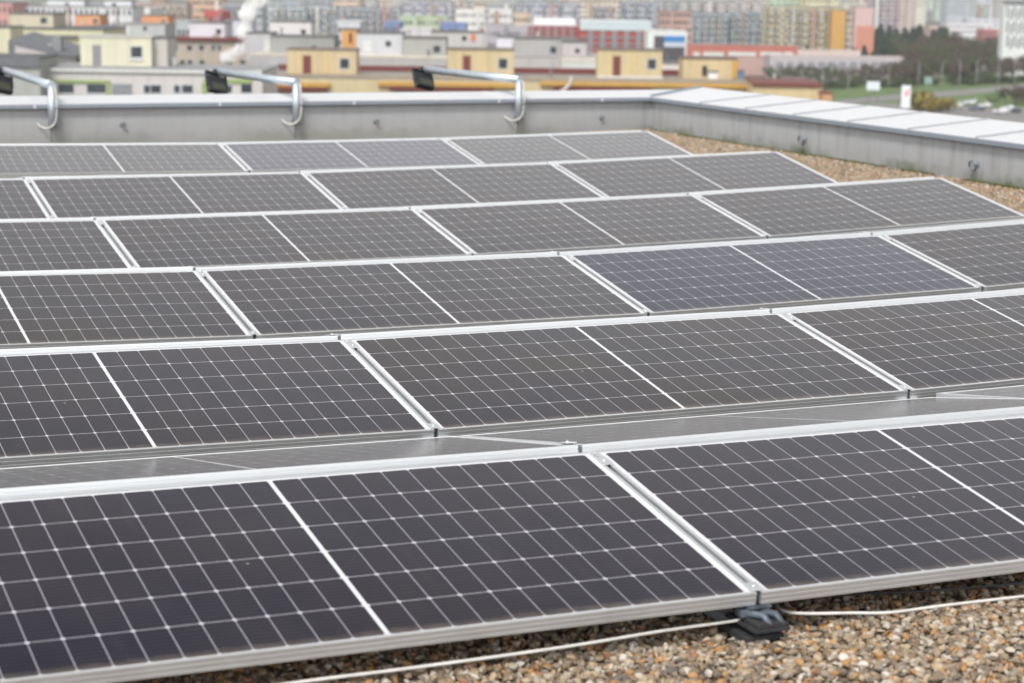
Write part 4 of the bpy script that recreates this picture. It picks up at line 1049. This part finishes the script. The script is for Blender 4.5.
CARS = [(964, 106, 50, (.58, .60, .63), 'silver parked car between the first car and the higher white car'), (985, 108, 40, (.75, .75, .76), 'white parked car right of the higher white car'), (1009, 111, 35, (.70, .72, .74), 'light parked car behind the black car at the right edge'),
        (955, 109, 30, (.62, .63, .65), 'silver grey parked car right of the yellow bushes'), (973, 104.5, 70, (.72, .73, .75), 'white parked car, the higher one beside the lamp posts'),
        (977, 111, 15, (.10, .12, .15), 'dark parked car before the higher white car'), (1001, 114, 20, (.66, .67, .70), 'pale parked car right of the dark parked car'), (1016, 113, 60, (.05, .06, .07), 'black parked car at the right edge')]
for (px, py, rz, col, lab) in CARS:
    P = atz(px, py, GZ); o = car_proto(col)
    o.matrix_world = Matrix.Translation((P.x, P.y, GZ+.09)) @ Matrix.Rotation(PAN+math.radians(rz), 4, 'Z')
    tag(o, lab, 'car', 'cars parked beyond the right parapet')

# --- steam rising from a chimney
sm, t, b = newmat('steam'); t.nodes.remove(b)
pvn = t.nodes.new('ShaderNodeVolumePrincipled'); pvn.inputs['Color'].default_value = (1, 1, 1, 1); stc = t.nodes.new('ShaderNodeTexCoord'); g = G(t)
sn = g.noise(stc.outputs['Object'], .55, 4, .6); t.links.new(g.m('MULTIPLY', g.m('MAXIMUM', g.m('SUBTRACT', sn, .40), 0.0), 11.0), pvn.inputs['Density'])
t.links.new(pvn.outputs[0], t.nodes['Material Output'].inputs['Volume'])
vox = []
path = [(228, 58, 5.5), (233, 55, 5), (238, 50, 4.5), (243, 44, 4.5), (244, 36, 4.5), (245, 30, 5), (250, 22, 5.5), (247, 14, 6.5), (252, 6, 7), (256, -3, 7.5)]
q2 = random.Random(4); bm = bmesh.new(); c0 = at(240, 60, 280)
for (a, b2) in zip(path, path[1:]):
    for k in range(4):
        f = k/4; px, py, rp = (a[i]+(b2[i]-a[i])*f for i in range(3))
        P = at(px+q2.uniform(-3, 3), py+q2.uniform(-1, 1), 280+q2.uniform(-.6, .6)) - c0; r_ = rp*280/FPX*q2.uniform(.75, 1.5)
        bmesh.ops.create_icosphere(bm, subdivisions=2, radius=r_, matrix=Matrix.Translation(P))
me = bpy.data.meshes.new('steam'); bm.to_mesh(me); bm.free(); me.materials.append(sm)
o = bpy.data.objects.new('steam', me); C.objects.link(o); o.location = c0
rm = o.modifiers.new('union', 'REMESH'); rm.mode = 'VOXEL'; rm.voxel_size = .16
tag(o, 'white steam plume drifting up behind the middle lamp arm', 'steam', kind='stuff')
p = Bd('chimney', 'short grey chimney at the foot of the steam plume', 'chimney', 225, 231, 58, 281, .8, (150, 146, 142), ybot=72)

# --- the air
hm, t, b = newmat('haze_air'); t.nodes.remove(b)
pvn = t.nodes.new('ShaderNodeVolumePrincipled'); pvn.inputs['Color'].default_value = (.90, .94, .99, 1); pvn.inputs['Density'].default_value = HAZE = .00012
pvn.inputs['Anisotropy'].default_value = .2
t.links.new(pvn.outputs[0], t.nodes['Material Output'].inputs['Volume'])
mb = MB(); mb.box(-9100, 14100, -3100, 14100, GZ-1, 14)
tag(mb.build('haze', hm), 'pale haze over the distant town', 'haze', kind='stuff')
